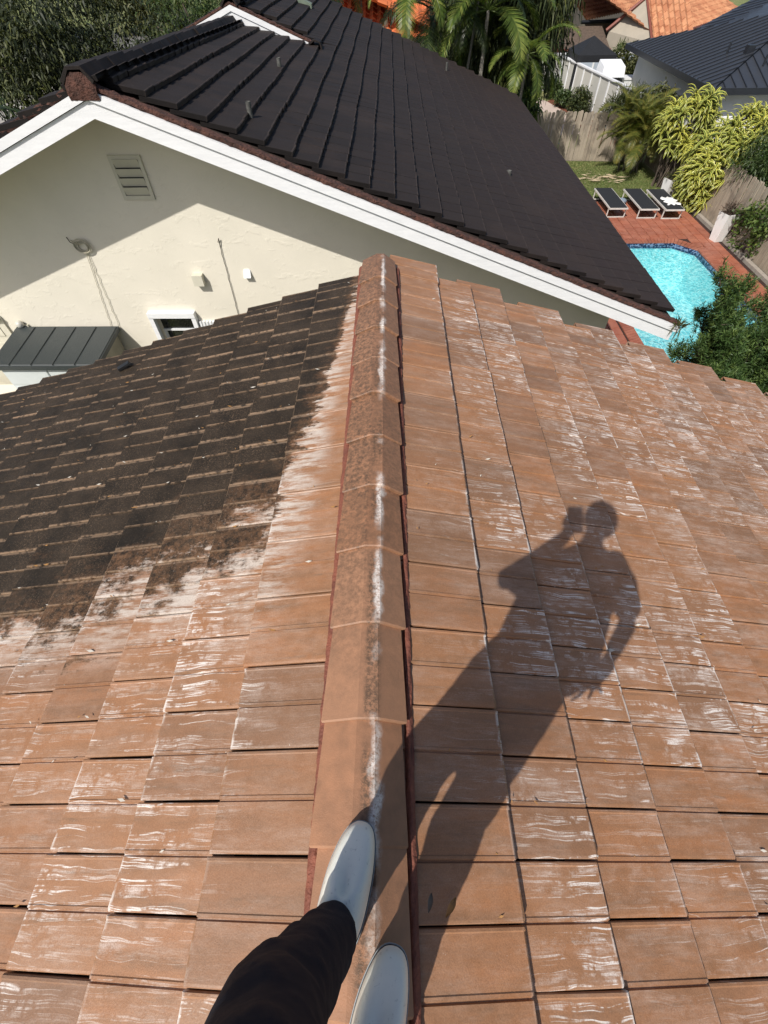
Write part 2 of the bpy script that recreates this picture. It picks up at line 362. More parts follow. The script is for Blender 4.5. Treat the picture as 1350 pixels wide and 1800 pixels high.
for i in range(-7, 11):
    y = .338+.337*(i) - .004*random.random()
    if y > 3.6: break
    M = Matrix.Translation((-.018+random.gauss(0, .0025), y, 4.914+random.gauss(0, .002))) @ Matrix.Rotation(math.radians(2.2+random.gauss(0, .8)), 4, 'Y') @ Matrix.Rotation(random.gauss(0, .006), 4, 'Z')
    link('ridge_tile', capm, None, houseA, M)
def rough_strip(name, path_fn, n, w, h, mat, parent, seed=1, y0=YB, y1=YF):
    v = []; f = []; kx = 7
    for i in range(n+1):
        y = y0+(y1-y0)*i/n
        for j in range(kx):
            t = j/(kx-1)-.5; x, z = path_fn(y)
            q = noise.noise(Vector((y*14, j*1.3, seed)))*.6+noise.noise(Vector((y*45, j*2.1, seed+5)))*.5
            v.append((x+t*w*(1+.25*q), y, z+h*(.5-2*t*t)+q*h*.35))
    for i in range(n):
        for j in range(kx-1): a = i*kx+j; f.append((a, a+1, a+kx+1, a+kx))
    me = mesh(name, v, f, smooth=True); return link(name, me, mat, parent)
rough_strip('mortar_bead', lambda y: (-.168, 4.822), 420, .045, .030, MORTAR, houseA, 1)
rough_strip('mortar_bead', lambda y: (.118, 4.812), 420, .030, .022, MORTAR, houseA, 9)
# ================================================================== CREAM GABLE HOUSE (dark roof)
houseB = empty('gable_house', (-.2, 13, 0), 'cream stucco house with near-black tile roof and white gable boards', 'house')
RX = -3.1; EX = 4.36; EZ = 2.84; SLB = .357; RZ = EZ+SLB*(EX-RX); YR = 6.23; YG = 13.3; YE = 20.2
def zB(x, y):
    z = EZ+SLB*(EX-x)
    if y < YG+.2 and x < -1.3: z -= .037*(y-YR)*min(1, (-1.3-x)/1.7)
    return z
def zL(x, y): return RZ-SLB*(RX-x)-(.037*(y-YR) if y < YG+.2 else 0)
# walls
b = MB()
XW = 3.68; YW = 7.0; xl = -9.9
def gable_wall(b, y0, y1, x0, x1, rx, rz, sl, drop=.10):
    v = []
    for y in (y0, y1):
        v += [(x0, y, 0), (x1, y, 0), (x1, y, rz-sl*(x1-rx)-drop), (rx, y, rz-drop), (x0, y, rz-sl*(rx-x0)-drop)]
    b.add(v, [(0,1,2,3,4), (9,8,7,6,5), (0,5,6,1), (1,6,7,2), (2,7,8,3), (3,8,9,4), (4,9,5,0)])
gable_wall(b, YW, YW+.25, xl, XW, RX, RZ, SLB)
# window recess cut by building the wall around the opening
b2 = MB(); gable_wall(b2, YW+.252, YE-.6, xl, XW, RX, RZ, SLB, .85); b2.build('wall', CREAM, houseB)
wallB = b.build('wall', CREAM, houseB)
# opening for window (boolean with a box that is removed afterwards)
cut = MB().box((-3.83, YW-.2, 1.4), (-3.20, YW+.16, 2.61)).build('cutter', None)
mod = wallB.modifiers.new('b', 'BOOLEAN'); mod.object = cut; mod.solver = 'EXACT'
dg = bpy.context.evaluated_depsgraph_get(); nm = bpy.data.meshes.new_from_object(wallB.evaluated_get(dg)); wallB.modifiers.clear(); wallB.data = nm; bpy.data.objects.remove(cut)
# rake boards: two-step fascia
def rake(name, y, side, ztop_off, h, th, x_end, ext=0., rx=RX, rz=None, sl=SLB):
    rz_ = (RZ if rz is None else rz)+ztop_off; xe = x_end; ze = rz_-sl*abs(xe-rx)
    b = MB(); b.hexa([(rx, y-th, rz_-h), (xe, y-th, ze-h), (xe, y, ze-h), (rx, y, rz_-h), (rx, y-th, rz_), (xe, y-th, ze), (xe, y, ze), (rx, y, rz_)])
    o = b.build(name, WHITE, houseB)
    bm = bmesh.new(); bm.from_mesh(o.data); bmesh.ops.recalc_face_normals(bm, faces=bm.faces); bm.to_mesh(o.data); bm.free(); return o
for sd, xe in ((1, EX), (-1, -10.6)):
    rake('rake_board', YR, sd, -.005, .088, .045, xe)
    rake('rake_board', YR+.014, sd, -.100, .150, .035, xe-.06*sd)
# soffit
b = MB()
for xe in (EX-.05, -10.55):
    z = RZ-.19-SLB*abs(xe-RX)
    b.hexa([(RX, YR+.02, RZ-.20), (xe, YR+.02, z-.01), (xe, YW+.05, z-.01), (RX, YW+.05, RZ-.20), (RX, YR+.02, RZ-.185), (xe, YR+.02, z+.005), (xe, YW+.05, z+.005), (RX, YW+.05, RZ-.185)])
b.hexa([(XW-.02, YW+.06, EZ-.13), (EX-.06, YW+.06, EZ-.13), (EX-.06, YE, EZ-.13), (XW-.02, YE, EZ-.13), (XW-.02, YW+.06, EZ-.115), (EX-.06, YW+.06, EZ-.115), (EX-.06, YE, EZ-.115), (XW-.02, YE, EZ-.115)])
b.build('soffit', WHITE, houseB)
b = MB().box((EX-.06, YR+.04, EZ-.16), (EX-.03, YE, EZ-.02)); b.build('eave_board', WHITE, houseB)
# deck
b = MB()
def sheet(b, fn, xs, ys, t=.06):
    nx, ny = len(xs), len(ys); v = [(x, y, fn(x, y)) for y in ys for x in xs]+[(x, y, fn(x, y)-t) for y in ys for x in xs]; f = []; N = nx*ny
    for j in range(ny-1):
        for i in range(nx-1):
            a = j*nx+i; f.append((a, a+1, a+nx+1, a+nx)); f.append((N+a, N+a+nx, N+a+nx+1, N+a+1))
    for i in range(nx-1):
        f.append((i, N+i, N+i+1, i+1)); a = (ny-1)*nx+i; f.append((a, a+1, N+a+1, N+a))
    for j in range(ny-1):
        a = j*nx; f.append((a, a+nx, N+a+nx, N+a)); a = j*nx+nx-1; f.append((a, N+a, N+a+nx, a+nx))
    b.add(v, f)
sheet(b, lambda x, y: zB(x, y)-.012, [RX, -2.6, -2, -1.3, 0, 2, EX-.03], [YR+.01, 9, 11, YG-.01])
sheet(b, lambda x, y: zB(x, y+1)-.012, [RX, -1.3, 0, 2, EX-.03], [YG+.19, 16, YE-.02])
sheet(b, lambda x, y: zL(x, y)-.012, [-10.6, -6, -4, RX-.001], [YR+.01, YG-.01])
sheet(b, lambda x, y: zL(x, y+1)-.012, [-10.6, -6, -4, RX-.001], [YG+.19, YE-.02])
b.build('roof_deck', DECK, houseB)
# dark tiles: right slope everywhere, left slope beside the rake
TB = .30; THB = .044; cand = []
gB = [tile_geo(TB, .40, THB, True, 0, False, .006, s) for s in range(3)]; mB = [tile_mesh('roof_tile', g) for g in gB]
for m_ in mB: m_.materials.append(DTILE)
exb = .302; nrow = int((EX-RX)/exb)
for row in range(nrow+1):
    xb = RX+.20+row*exb
    if xb > EX+.06: break
    off = 0 if row % 2 else -TB/2; wob = [random.gauss(0, .0) for _ in range(3)]
    for kk in range(0, int((YE-YR)/TB)+2):
        y0 = YR-.03+kk*TB+(off if kk else 0); y1 = y0+TB
        if y1 > YE+.15: continue
        yc = (y0+y1)/2
        if YG-.02 < yc < YG+.14 and xb < -1.5: pass
        g, me = random.choice(list(zip(gB, mB)))
        z1 = zB(xb-exb, yc); z0 = zB(xb, yc)
        wav = .012*math.sin(yc*2.1+row*.55)*max(.2, 1-row*.06)
        a = math.atan2(z1-z0, exb)-(THB+.006)/exb*.95
        ux = Vector((-math.cos(a), 0, math.sin(a))); uy = Vector((0, -1, 0)); uz = ux.cross(uy)
        if uz.z < 0: uz = -uz
        M = Matrix.Translation((xb+wav+random.gauss(0, .002), y1, z0+THB+.010+wav*.3)) @ Matrix((ux, uy, uz)).transposed().to_4x4() @ Matrix.Rotation(.035*math.cos(yc*2.1+row*.55), 4, 'Z')
        cand.append((Vector((xb-.05, yc, z0-6.5)).length, M, g, me))
cand.sort(key=lambda t: t[0])
for d, M, g, me in cand[:296]: link('roof_tile', me, None, houseB, M)
rest = [(M, g) for d, M, g, me in cand[296:]]
for row in range(0, 24):     # unseen slope, coarse courses along the rakes
    xb = RX-.20-row*.302
    for kk in range(0, int((YE-YR)/TB)):
        if kk > 3 and kk < int((YE-YR)/TB)-2 and row > 3: continue
        y0 = YR-.03+kk*TB; z0 = zL(xb, y0+.15); a = math.atan(SLB)-(THB+.006)/.302; ux = Vector((math.cos(a), 0, math.sin(a))); uy = Vector((0, 1, 0)); uz = ux.cross(uy)
        gl = tile_geo(TB, .40, THB, False, 0, False, .003, 2) if row == 0 and kk == 0 else gl
        rest.append((Matrix.Translation((xb, y0, z0+THB+.010)) @ Matrix((ux, uy, uz)).transposed().to_4x4(), gl))
merged_tiles('far_roof_tiles', rest, DTILE, houseB)
# mortar under the rake tiles (ragged, red-brown)
def rake_mortar(y, x0, x1, fz, thick, seed):
    n = int(abs(x1-x0)/.03); v = []; f = []
    for i in range(n+1):
        x = x0+(x1-x0)*i/n
        for j, (dy, dz) in enumerate(((.05, -.005), (-.035, -.008), (-.052, .018), (-.05, .05), (.05, .052))):
            q = noise.noise(Vector((x*16, j*1.7, seed)))*.014+noise.noise(Vector((x*50, j*3., seed)))*.010
            v.append((x, y+dy+q, fz(x)+dz*thick+q*.8))
    for i in range(n):
        for j in range(4): a = i*5+j; f.append((a, a+1, a+6, a+5))
    return v, f
for args in ((YR+.026, RX+.0, EX, lambda x: zB(x, YR)+.006, .8, 1), (YR+.026, RX, -10.6, lambda x: RZ-SLB*(RX-x)+.008, 1.05, 2), (YE, RX, EX, lambda x: zB(x, YE), 1, 3)):
    b = MB(); b.add(*rake_mortar(*args)); b.build('rake_mortar', MORT2, houseB, smooth=False)
# ridge tiles on the dark roof
cg = mesh('ridge_tile', *cap_geo(.42, .175, .07, .105, .026)); cg.materials.append(DTILE)
bm = bmesh.new(); bm.from_mesh(cg); bmesh.ops.recalc_face_normals(bm, faces=bm.faces); bm.to_mesh(cg); bm.free()
for i in range(20):
    y = YR-.06+.345*i
    if y > YG-.38: break
    M = Matrix.Translation((RX+random.gauss(0, .008), y, zB(RX, y)+.135+random.gauss(0, .008))) @ Matrix.Rotation(random.gauss(0, .02), 4, 'Z') @ Matrix.Rotation(math.radians(1.0), 4, 'X')
    o = link('ridge_tile', cg, None, houseB, M)
for i in range(20):
    y = YG-.06+.345*i
    if y > YE: break
    link('ridge_tile', cg, None, houseB, Matrix.Translation((RX, y, RZ+.13)))
b = MB()
v = []; f = []
for i in range(13):
    t = i/12; x = RX-.155+.31*t; zt = zB(RX, YR)+.115-max(0, abs(x-RX)-.07)*1.1
    for j, z in enumerate((zB(RX, YR)-.10, (zt+zB(RX, YR)-.10)/2, zt)):
        q = noise.noise(Vector((x*20, z*20, 3)))*.02; v.append((x, YR-.05+q-.02*j*(2-j), z))
for i in range(12):
    for j in range(2): a = i*3+j; f.append((a, a+3, a+4, a+1))
b.add(v, f); b.build('ridge_mortar', MORT2, houseB, smooth=True)
# raised rear gable: white boards over the lower roof
rz2 = RZ+.03
for sd, xe in ((1, -1.52), (-1, -9.5)):
    rake('rake_board', YG+.0, sd, 0, .085, .04, xe, rz=rz2)
    rake('rake_board', YG+.014, sd, -.092, .60, .035, xe-.02*sd, rz=rz2)
for xe_, sd_ in ((-1.5, 7), (-9.5, 8)):
    b = MB(); b.add(*rake_mortar(YG+.015, RX, xe_, lambda x: rz2-SLB*abs(x-RX)+.004, .8, sd_)); b.build('rake_mortar', MORT2, houseB, smooth=False)
o = link('ridge_tile', cg, None, houseB, Matrix.Translation((-1.42, YG-.22, zB(-1.4, YG)+.16)) @ Matrix.Rotation(.35, 4, 'Y') @ Matrix.Scale(.85, 4)); o['label'] = 'single stub tile at the foot of the rear gable board'
GALV = simple('lead_pipe', (.13, .13, .12), (.05, .05, .045), 20, .6, .3, 80)
def vent_pipe(x, y, h, r=.045, base=True):
    z = zB(x, y); b = MB(); b.tube([(x, y, z), (x, y, z+h)], r, 14, False); b.tube([(x, y, z+h), (x, y, z+h-.02), (x, y, z+h-.05)], [r, r*.8, r*.8], 14, False)
    if base: b.add([(x-.16, y-.16, z+.062+.16*SLB), (x+.17, y-.16, z+.06-.17*SLB), (x+.17, y+.16, z+.06-.17*SLB), (x-.16, y+.16, z+.062+.16*SLB)], [(0, 1, 2, 3)])
    b.build('vent_pipe', GALV, houseB, smooth=False)
vent_pipe(-1.68, 7.28, .20, .032, False); vent_pipe(-1.76, 10.29, .19, .034, False); vent_pipe(2.27, 10.0, .12, .045, False); vent_pipe(1.73, 18.2, .24, .03, False)
GRN = simple('green_flashing', (.18, .22, .17), (.12, .15, .11), 8, .5, .2)
b = MB(); z = zB(-2.45, 17.6); b.hexa([(-3.0, 17.3, RZ-.05), (-1.95, 17.3, zB(-1.95, 17.3)), (-1.95, 17.55, zB(-1.95, 17.3)), (-3.0, 17.55, RZ-.05), (-3.0, 17.3, RZ+.12), (-1.95, 17.3, zB(-1.95, 17.3)+.14), (-1.95, 17.55, zB(-1.95, 17.3)+.14), (-3.0, 17.55, RZ+.12)]); b.build('flashing', GRN, houseB)
# gable vent
WCR = simple('cream_paint', (.60, .575, .47), (.55, .525, .43), 6, .55, .2)
f_ = MB(); vx0, vx1, vz0, vz1 = -3.53, -3.11, 4.26, 4.745; t = .045
for a, c in (((vx0, vz0), (vx0+t, vz1)), ((vx1-t, vz0), (vx1, vz1)), ((vx0+t, vz0), (vx1-t, vz0+t)), ((vx0+t, vz1-t), (vx1-t, vz1))): f_.box((a[0], YW-.028, a[1]), (c[0], YW+.01, c[1]))
vent = f_.build('gable_vent', WCR, houseB)
sm = MB().box((vx0+t+.002, -.050, -.004), (vx1-t-.002, .050, .004)); sme = mesh('slat', sm.v, sm.f); sme.materials.append(WCR)
for i in range(4): link('slat', sme, None, vent, Matrix.Translation((0, YW-.024, vz0+t+.052+i*.101)) @ Matrix.Rotation(math.radians(-68), 4, 'X'))
MB().box((vx0+t, YW-.004, vz0+t), (vx1-t, YW-.001, vz1-t)).build('backing', simple('cavity_shade', (.03, .03, .028), rough=.9), vent)  # dark sheet stands in for the shade behind the slats
# window with deep casing
fr = MB()
fr.box((-3.90, YW-.10, 2.61), (-3.13, YW+.02, 2.69)); fr.box((-3.90, YW-.09, 1.35), (-3.83, YW+.02, 2.608)); fr.box((-3.20, YW-.09, 1.35), (-3.13, YW+.02, 2.608))
winB = fr.build('window', WHITE, houseB)
DK = simple('dark_glass', (.02, .022, .02), rough=.12, bump=0, spec=.6)
MB().box((-3.83, YW+.13, 1.4), (-3.20, YW+.14, 2.61)).build('pane', DK, winB)
MB().box((-3.83, YW+.10, 2.28), (-3.20, YW+.128, 2.31)).box((-3.83, YW+.10, 1.4), (-3.79, YW+.128, 2.279)).build('sash', WHITE, winB)
rib = MB()
for i in range(9): rib.box((-3.11+i*.055, YW-.05, 2.40), (-3.11+i*.055+.035, YW+.0, 2.52))
rib.box((-3.11, YW-.03, 2.42), (-2.60, YW+.0, 2.50)); rib.build('shutter_track', WHITE, houseB)
# small vent box, hood, cables, coil
MB().box((-2.955, YW-.10, 3.13), (-2.80, YW+.01, 3.285)).build('vent_box', WCR, houseB)
MB().hexa([(-2.17, YW-.07, 3.235), (-2.06, YW-.07, 3.235), (-2.06, YW+.01, 3.235), (-2.17, YW+.01, 3.235), (-2.155, YW-.005, 3.34), (-2.075, YW-.005, 3.34), (-2.06, YW+.01, 3.34), (-2.17, YW+.01, 3.34)]).build('vent_hood', WHITE, houseB)
CAB = simple('cream_cable', (.45, .42, .32), rough=.6, bump=0); CABD = simple('dark_cable', (.07, .06, .05), rough=.6, bump=0)
def wob(p0, p1, n, amp, seed):
    p0, p1 = Vector(p0), Vector(p1); return [p0.lerp(p1, i/n)+Vector((noise.noise(Vector((i*.35, seed, 0)))*amp, -.004, 0))*(1 if 0 < i < n else 0) for i in range(n+1)]
MB().tube(wob((-2.415, YW-.012, 3.68), (-2.43, YW-.012, 2.45), 40, .014, 3), .005, 6).tube([(-2.43, YW-.012, 3.72), (-2.40, YW-.03, 3.78), (-2.415, YW-.012, 3.66)], .006, 6).build('cable', CABD, houseB)
MB().tube(wob((-4.40, YW-.012, 3.62), (-4.50, YW-.012, 2.40), 40, .02, 8), .004, 6).tube(wob((-4.42, YW-.012, 3.62), (-4.64, YW-.012, 2.40), 40, .02, 12), .004, 6).build('cable', CAB, houseB)
c_ = MB()
for k in range(5):
    cx, cz, r1, r2 = -4.42+random.gauss(0, .012), 3.68+random.gauss(0, .015), .075+.01*k, .055+.01*k
    c_.tube([(cx+r1*math.cos(a/14*2*PI), YW-.02-.006*k, cz+r2*math.sin(a/14*2*PI)) for a in range(15)], .007, 6, False)
c_.tube([(-4.56, YW-.01, 3.76), (-4.50, YW-.03, 3.71), (-4.43, YW-.05, 3.73), (-4.33, YW-.03, 3.73)], .008, 6); c_.build('cable_coil', CAB, houseB)
MB().tube([(-4.60, YW-.01, 3.80), (-4.57, YW-.03, 3.74), (-4.50, YW-.03, 3.71)], .006, 6).build('cable', CABD, houseB)
# wall lamp, door
lamp = MB().ell((-6.12, YW-.06, 2.50), (.06, .06, .06)).build('wall_lamp', simple('lamp_white', (.6, .58, .52), rough=.3, bump=0), houseB, smooth=True)
MB().box((-6.15, YW-.04, 2.40), (-6.02, YW, 2.47)).build('bracket', WCR, lamp)
DOORC = simple('door_cream', (.66, .63, .52), rough=.5, bump=.1)
door = MB().box((-7.4, YW-.035, .1), (-6.40, YW+.01, 2.62)).build('door', DOORC, houseB)
for z0, z1 in ((2.28, 2.46), (1.1, 2.15), (.25, .98)):
    for x0 in (-7.28, -6.86): MB().box((x0, YW-.047, z0), (x0+.34, YW-.034, z1)).build('door_panel', DOORC, door)
MB().tube([(-6.50, YW-.04, 2.53), (-6.44, YW-.07, 2.57), (-6.40, YW-.05, 2.60)], .02, 8).build('door_closer', GALV, door)
# ================================================================== STORAGE SHED
shed = empty('storage_shed', (-5.4, 6.5, 0), 'resin garden shed with ribbed charcoal lid and pale doors against the cream wall', 'shed')
LIDM = simple('charcoal_resin', (.040, .048, .050), (.034, .041, .043), 5, .45, .3, 40, .003, stretch=(14, 1, 1))
SHB = simple('tan_resin', (.30, .28, .22), rough=.6); SHD = simple('grey_resin', (.60, .64, .64), (.56, .6, .6), rough=.5)
lid = MB(); y0, y1, x0, x1 = 5.95, 6.97, -6.22, -4.50; n = 5
lid.hexa([(x0, y0, 2.30), (x1, y0, 2.30), (x1, y1, 2.37), (x0, y1, 2.37), (x0, y0, 2.37), (x1, y0, 2.37), (x1, y1, 2.44), (x0, y1, 2.44)])
lo = lid.build('lid', LIDM, shed)
pw = (x1-x0)/5
pm = MB().hexa([(.012, 0, 0), (pw-.012, 0, 0), (pw-.012, y1-y0-.05, .07), (.012, y1-y0-.05, .07), (.02, .01, .014), (pw-.02, .01, .014), (pw-.02, y1-y0-.06, .084), (.02, y1-y0-.06, .084)])
pme = mesh('lid_panel', pm.v, pm.f); pme.materials.append(LIDM)
for i in range(5): link('lid_panel', pme, None, lo, Matrix.Translation((x0+i*pw, y0+.02, 2.3705)))
MB().box((x0+.08, y0+.10, 0), (x1-.08, y1-.02, 2.31)).build('body', SHB, shed)
for a, c in ((x0+.12, (x0+x1)/2-.03), ((x0+x1)/2-.01, x1-.12)):
    d = MB().box((a, y0+.055, .05), (c, y0+.099, 2.28)).build('shed_door', SHD, shed); MB().box((a+.01, y0+.048, 1.2), (c-.01, y0+.056, 1.95)).box((a+.01, y0+.048, 2.0), (c-.01, y0+.056, 2.24)).build('door_panel', SHD, d)
b = MB().box((-8.5, 4.6, 0), (-6.35, 6.6, 1.55)); pw_ = b.build('low_wall', CREAM); tag(pw_, 'low cream stucco wall left of the charcoal-lidded shed', 'wall')
# ================================================================== GROUND
GRASS = NT('lawn_turf'); P = GRASS.pos()
GRASS.col(GRASS.mix(GRASS.rng(GRASS.noise(P, .9, 5, .65), .35, .65), GRASS.mix(GRASS.noise(P, 14, 4, .7), (.15, .195, .055), (.10, .155, .04)), GRASS.mix(GRASS.noise(P, 9, 4), (.24, .21, .09), (.17, .18, .065)))).rough(.9)
GRASS.bump(GRASS.noise(P, 40, 5, .8), .9, .04); GRASS = GRASS.m
b = MB(); X0, X1, Y0, Y1 = -260, 260, -60, 420
hx = (6.40, 10.06); hy = (8.5, 16.07)   # hole for the pool
gx = [X0, -40, -20, 0, hx[0], hx[1], 30, 80, X1]; gy = [Y0, 0, hy[0], hy[1], 30, 60, 120, 240, Y1]
v = [(x, y, 0) for y in gy for x in gx]; f = []
for j in range(len(gy)-1):
    for i in range(len(gx)-1):
        if gx[i] == hx[0] and gy[j] == hy[0]: continue
        a = j*len(gx)+i; f.append((a, a+1, a+len(gx)+1, a+len(gx)))
b.add(v, f); tag(b.build('ground', GRASS), kind='structure')
# grass blades on the lawn in view
def numpy_mesh(name, V, nper, mat, parent=None, rnd=None, tri=False):
    """V: (N, nper, 3) separate polygons"""
    N = V.shape[0]; me = bpy.data.meshes.new(name); me.vertices.add(N*nper); me.vertices.foreach_set('co', V.astype('f').ravel())
    me.loops.add(N*nper); me.loops.foreach_set('vertex_index', np.arange(N*nper, dtype=np.int32)); me.polygons.add(N)
    me.polygons.foreach_set('loop_start', np.arange(0, N*nper, nper, dtype=np.int32)); me.polygons.foreach_set('loop_total', np.full(N, nper, dtype=np.int32))
    me.update(calc_edges=True)
    if rnd is not None:
        at = me.attributes.new('rnd', 'FLOAT', 'POINT'); at.data.foreach_set('value', np.repeat(rnd, nper).astype('f'))
    return link(name, me, mat, parent)
def blades(n, x0, x1, y0, y1, h):
    p = np.stack([rng.uniform(x0, x1, n), rng.uniform(y0, y1, n), np.zeros(n)], 1); a = rng.uniform(0, 2*PI, n); w = .012
    d = np.stack([np.cos(a)*w, np.sin(a)*w, 0*a], 1); t = p+np.stack([rng.normal(0, h*.5, n), rng.normal(0, h*.5, n), rng.uniform(.4, 1, n)*h], 1)
    return np.stack([p-d, p+d, t], 1)
def leaf_mat(name, stops, rough=.5, trans=.25, edge=None):
    k = NT(name); r = k.math('FRACT', k.math('ADD', k.attr('rnd'), k.math('MULTIPLY', k.orand(), .0)))
    c = k.ramp(r, stops)
    c = k.mix(k.rng(k.noise(k.pos(), 1.2, 3), .35, .65, 0, .4), c, k.mix(1., c, (.6, .62, .55), 'MULTIPLY'))
    k.col(c).rough(rough); k.b.inputs['Specular IOR Level'].default_value = .4
    t = k.n('BsdfTranslucent'); k.put(t.inputs[0], k.mix(1., c, (1.1, 1.2, .6), 'MULTIPLY')); mx = k.n('MixShader'); mx.inputs[0].default_value = trans
    k.put(mx.inputs[1], k.b.outputs[0]); k.put(mx.inputs[2], t.outputs[0]); o = k.t.nodes['Material Output']; k.put(o.inputs[0], mx.outputs[0]); return k.m
GBL = leaf_mat('grass_blade', [(0, (.08, .13, .03)), (.6, (.14, .19, .05)), (1, (.30, .26, .12))], .7, .2)
bl = blades(42000, 4.2, 11.0, 19.95, 24.3, .05); tag(numpy_mesh('lawn_grass', bl, 3, GBL, None, rng.uniform(0, 1, len(bl))), 'short patchy lawn between the brick patio and the plank fence', 'grass', kind='stuff')
MULCH = simple('mulch', (.22, .07, .035), (.10, .035, .02), 9, .9, 1., 30, .05); PINKC = simple('pale_concrete', (.52, .42, .36), (.46, .37, .31), 4, .8, .2)
def flat(name, poly, z, mat, **kw): b = MB(); b.add([(x, y, z) for x, y in poly], [tuple(range(len(poly)))]); o = b.build(name, mat); tag(o, kind='structure'); return o
flat('far_patio', [(4.5, 27.5), (9.6, 28.5), (10.0, 32), (9.35, 35.2), (8.8, 36.6), (7.6, 36.2), (6.5, 33), (4.5, 32)], .01, PINKC)
flat('mulch_bed', [(9.7, 26.5), (11.4, 26.5), (10.7, 32.5), (9.95, 36.0), (9.35, 35.2), (10.0, 32)], .014, MULCH)
ROADM = simple('road_surface', (.16, .155, .15), (.12, .12, .115), 3, .85, .3); flat('road', [(-60, 46), (-4, 58), (-4, 70), (-60, 58)], .008, ROADM)
flat('driveway', [(-24, 30), (-12, 30), (-13, 50), (-22, 48)], .012, simple('drive_concrete', (.38, .36, .32), (.30, .28, .25), 1, .85, .3))
# ------------------------------------------------------------------ patio pavers
BRICK = NT('paver_clay'); P = BRICK.pos(); r = BRICK.math('FRACT', BRICK.math('ADD', BRICK.orand(), BRICK.attr('rnd')))
c = BRICK.mix(r, (.36, .115, .065), (.25, .075, .045)); c = BRICK.mix(BRICK.rng(BRICK.noise(P, 3, 5, .7), .35, .7, 0, .7), c, (.40, .17, .11)); c = BRICK.mix(BRICK.rng(BRICK.noise(P, .8, 3), .55, .7, 0, .5), c, (.17, .06, .04))
BRICK.col(c).rough(BRICK.rng(BRICK.noise(P, 6, 3), .3, .7, .35, .7)); BRICK.bump(BRICK.noise(P, 50, 4), .3, .004); BRICK = BRICK.m
GROUT = simple('patio_bed', (.045, .022, .018), (.03, .016, .013), 9, .9, .3)
px0, px1, py0, py1 = 3.7, 11.05, 7.0, 19.85; co = .30
pool = [(6.45, 8.55), (10.0, 8.55), (10.0, 15.45), (9.45, 16.02), (6.45, 16.02)]
out = [(6.15, 8.25), (10.30, 8.25), (10.30, 15.57), (9.58, 16.32), (6.15, 16.32)]
b = MB()
for q in ([(px0, py0), (px1, py0), (px1, 8.55), (px0, 8.55)], [(px0, 8.55), (6.45, 8.55), (6.45, 16.02), (px0, 16.02)], [(10.0, 8.55), (px1, 8.55), (px1, 15.45), (10.0, 15.45)], [(10.0, 15.45), (px1, 15.45), (px1, 16.02), (9.45, 16.02)], [(px0, 16.02), (px1, 16.02), (px1, py1), (px0, py1)]):
    b.add([(x, y, .012) for x, y in q], [(0, 1, 2, 3)])
patio = b.build('patio', GROUT); tag(patio, kind='structure')
def inside(p, poly):
    x, y = p; r = False; n = len(poly)
    for i in range(n):
        x0, y0 = poly[i]; x1, y1 = poly[(i+1) % n]
        if (y0 > y) != (y1 > y) and x < (x1-x0)*(y-y0)/(y1-y0)+x0: r = not r
    return r
def clip_out(x, y): return any(inside((x+a, y+c), out) for a in (-.06, .06) for c in (-.06, .06))
pvb = MB(); s = .139; pvb.hexa([(-s, -s, 0), (s, -s, 0), (s, s, 0), (-s, s, 0), (-s+.005, -s+.005, .022), (s-.005, -s+.005, .022), (s-.005, s-.005, .022), (-s+.005, s-.005, .022)])
pvm = mesh('paver', pvb.v, pvb.f); pvm.materials.append(BRICK); pl = []
nx, ny = int((px1-px0)/.30), int((py1-py0)/.30)
for i in range(nx):
    for j in range(ny):
        x, y = px0+.15+i*.30, py0+.15+j*.30
        if clip_out(x, y): continue
        pl.append((x, y))
def vis_score(p):
    x, y = p; hid = (x < 4.8) or (x < 7.3 and y > 11) or (x < 6.0 and y > 9.9) or y < 8.8; return (1 if hid else 0, math.hypot(x, y))
pl.sort(key=vis_score)
for x, y in pl[:290]: link('paver', pvm, None, patio, Matrix.Translation((x, y, .0125+random.gauss(0, .0012))) @ Matrix.Rotation(random.gauss(0, .008), 4, 'Z'))
V = []; 
b = MB()
for x, y in pl[290:]: b.add([(x+q[0], y+q[1], .0125+q[2]) for q in pvb.v], pvb.f)
o = b.build('far_pavers', BRICK, patio); o['kind'] = 'stuff'
# ------------------------------------------------------------------ pool
b = MB(); rr = []
def edge_bricks(a, c, ao, co_):
    L = math.dist(a, c); n = max(1, int(L/.10))
    for i in range(n):
        t0, t1 = (i+.05)/n, (i+.95)/n; l = lambda p, q, t: (p[0]+(q[0]-p[0])*t, p[1]+(q[1]-p[1])*t)
        q = [l(a, c, t0), l(a, c, t1), l(ao, co_, t1), l(ao, co_, t0)]; z = .040+random.gauss(0, .0015)
        b.hexa([(x, y, .0) for x, y in q]+[(x, y, z) for x, y in q]); rr.extend([random.random()]*8)
for i in range(5): edge_bricks(pool[i], pool[(i+1) % 5], out[i], out[(i+1) % 5])
o = b.build('pool_coping', BRICK, patio); at = o.data.attributes.new('rnd', 'FLOAT', 'POINT'); at.data.foreach_set('value', np.array(rr, 'f')); o['kind'] = 'stuff'
bm = bmesh.new(); bm.from_mesh(o.data); bmesh.ops.recalc_face_normals(bm, faces=bm.faces); bm.to_mesh(o.data); bm.free()
PLAS = NT('pool_plaster'); P = PLAS.pos(); PLAS.col(PLAS.mix(PLAS.rng(PLAS.noise(P, 1.2, 3), .3, .7), (.52, .83, .83), (.42, .79, .81))).rough(.6); PLAS = PLAS.m
BLUET = NT('blue_mosaic'); P = BLUET.pos()
vo = BLUET.n('TexVoronoi'); BLUET.put(vo.inputs['Vector'], P); vo.inputs['Scale'].default_value = 22
BLUET.col(BLUET.mix(BLUET.rng(vo.outputs['Color'], .45, .6), (.012, .02, .06), (.14, .20, .32))).rough(.2); BLUET = BLUET.m
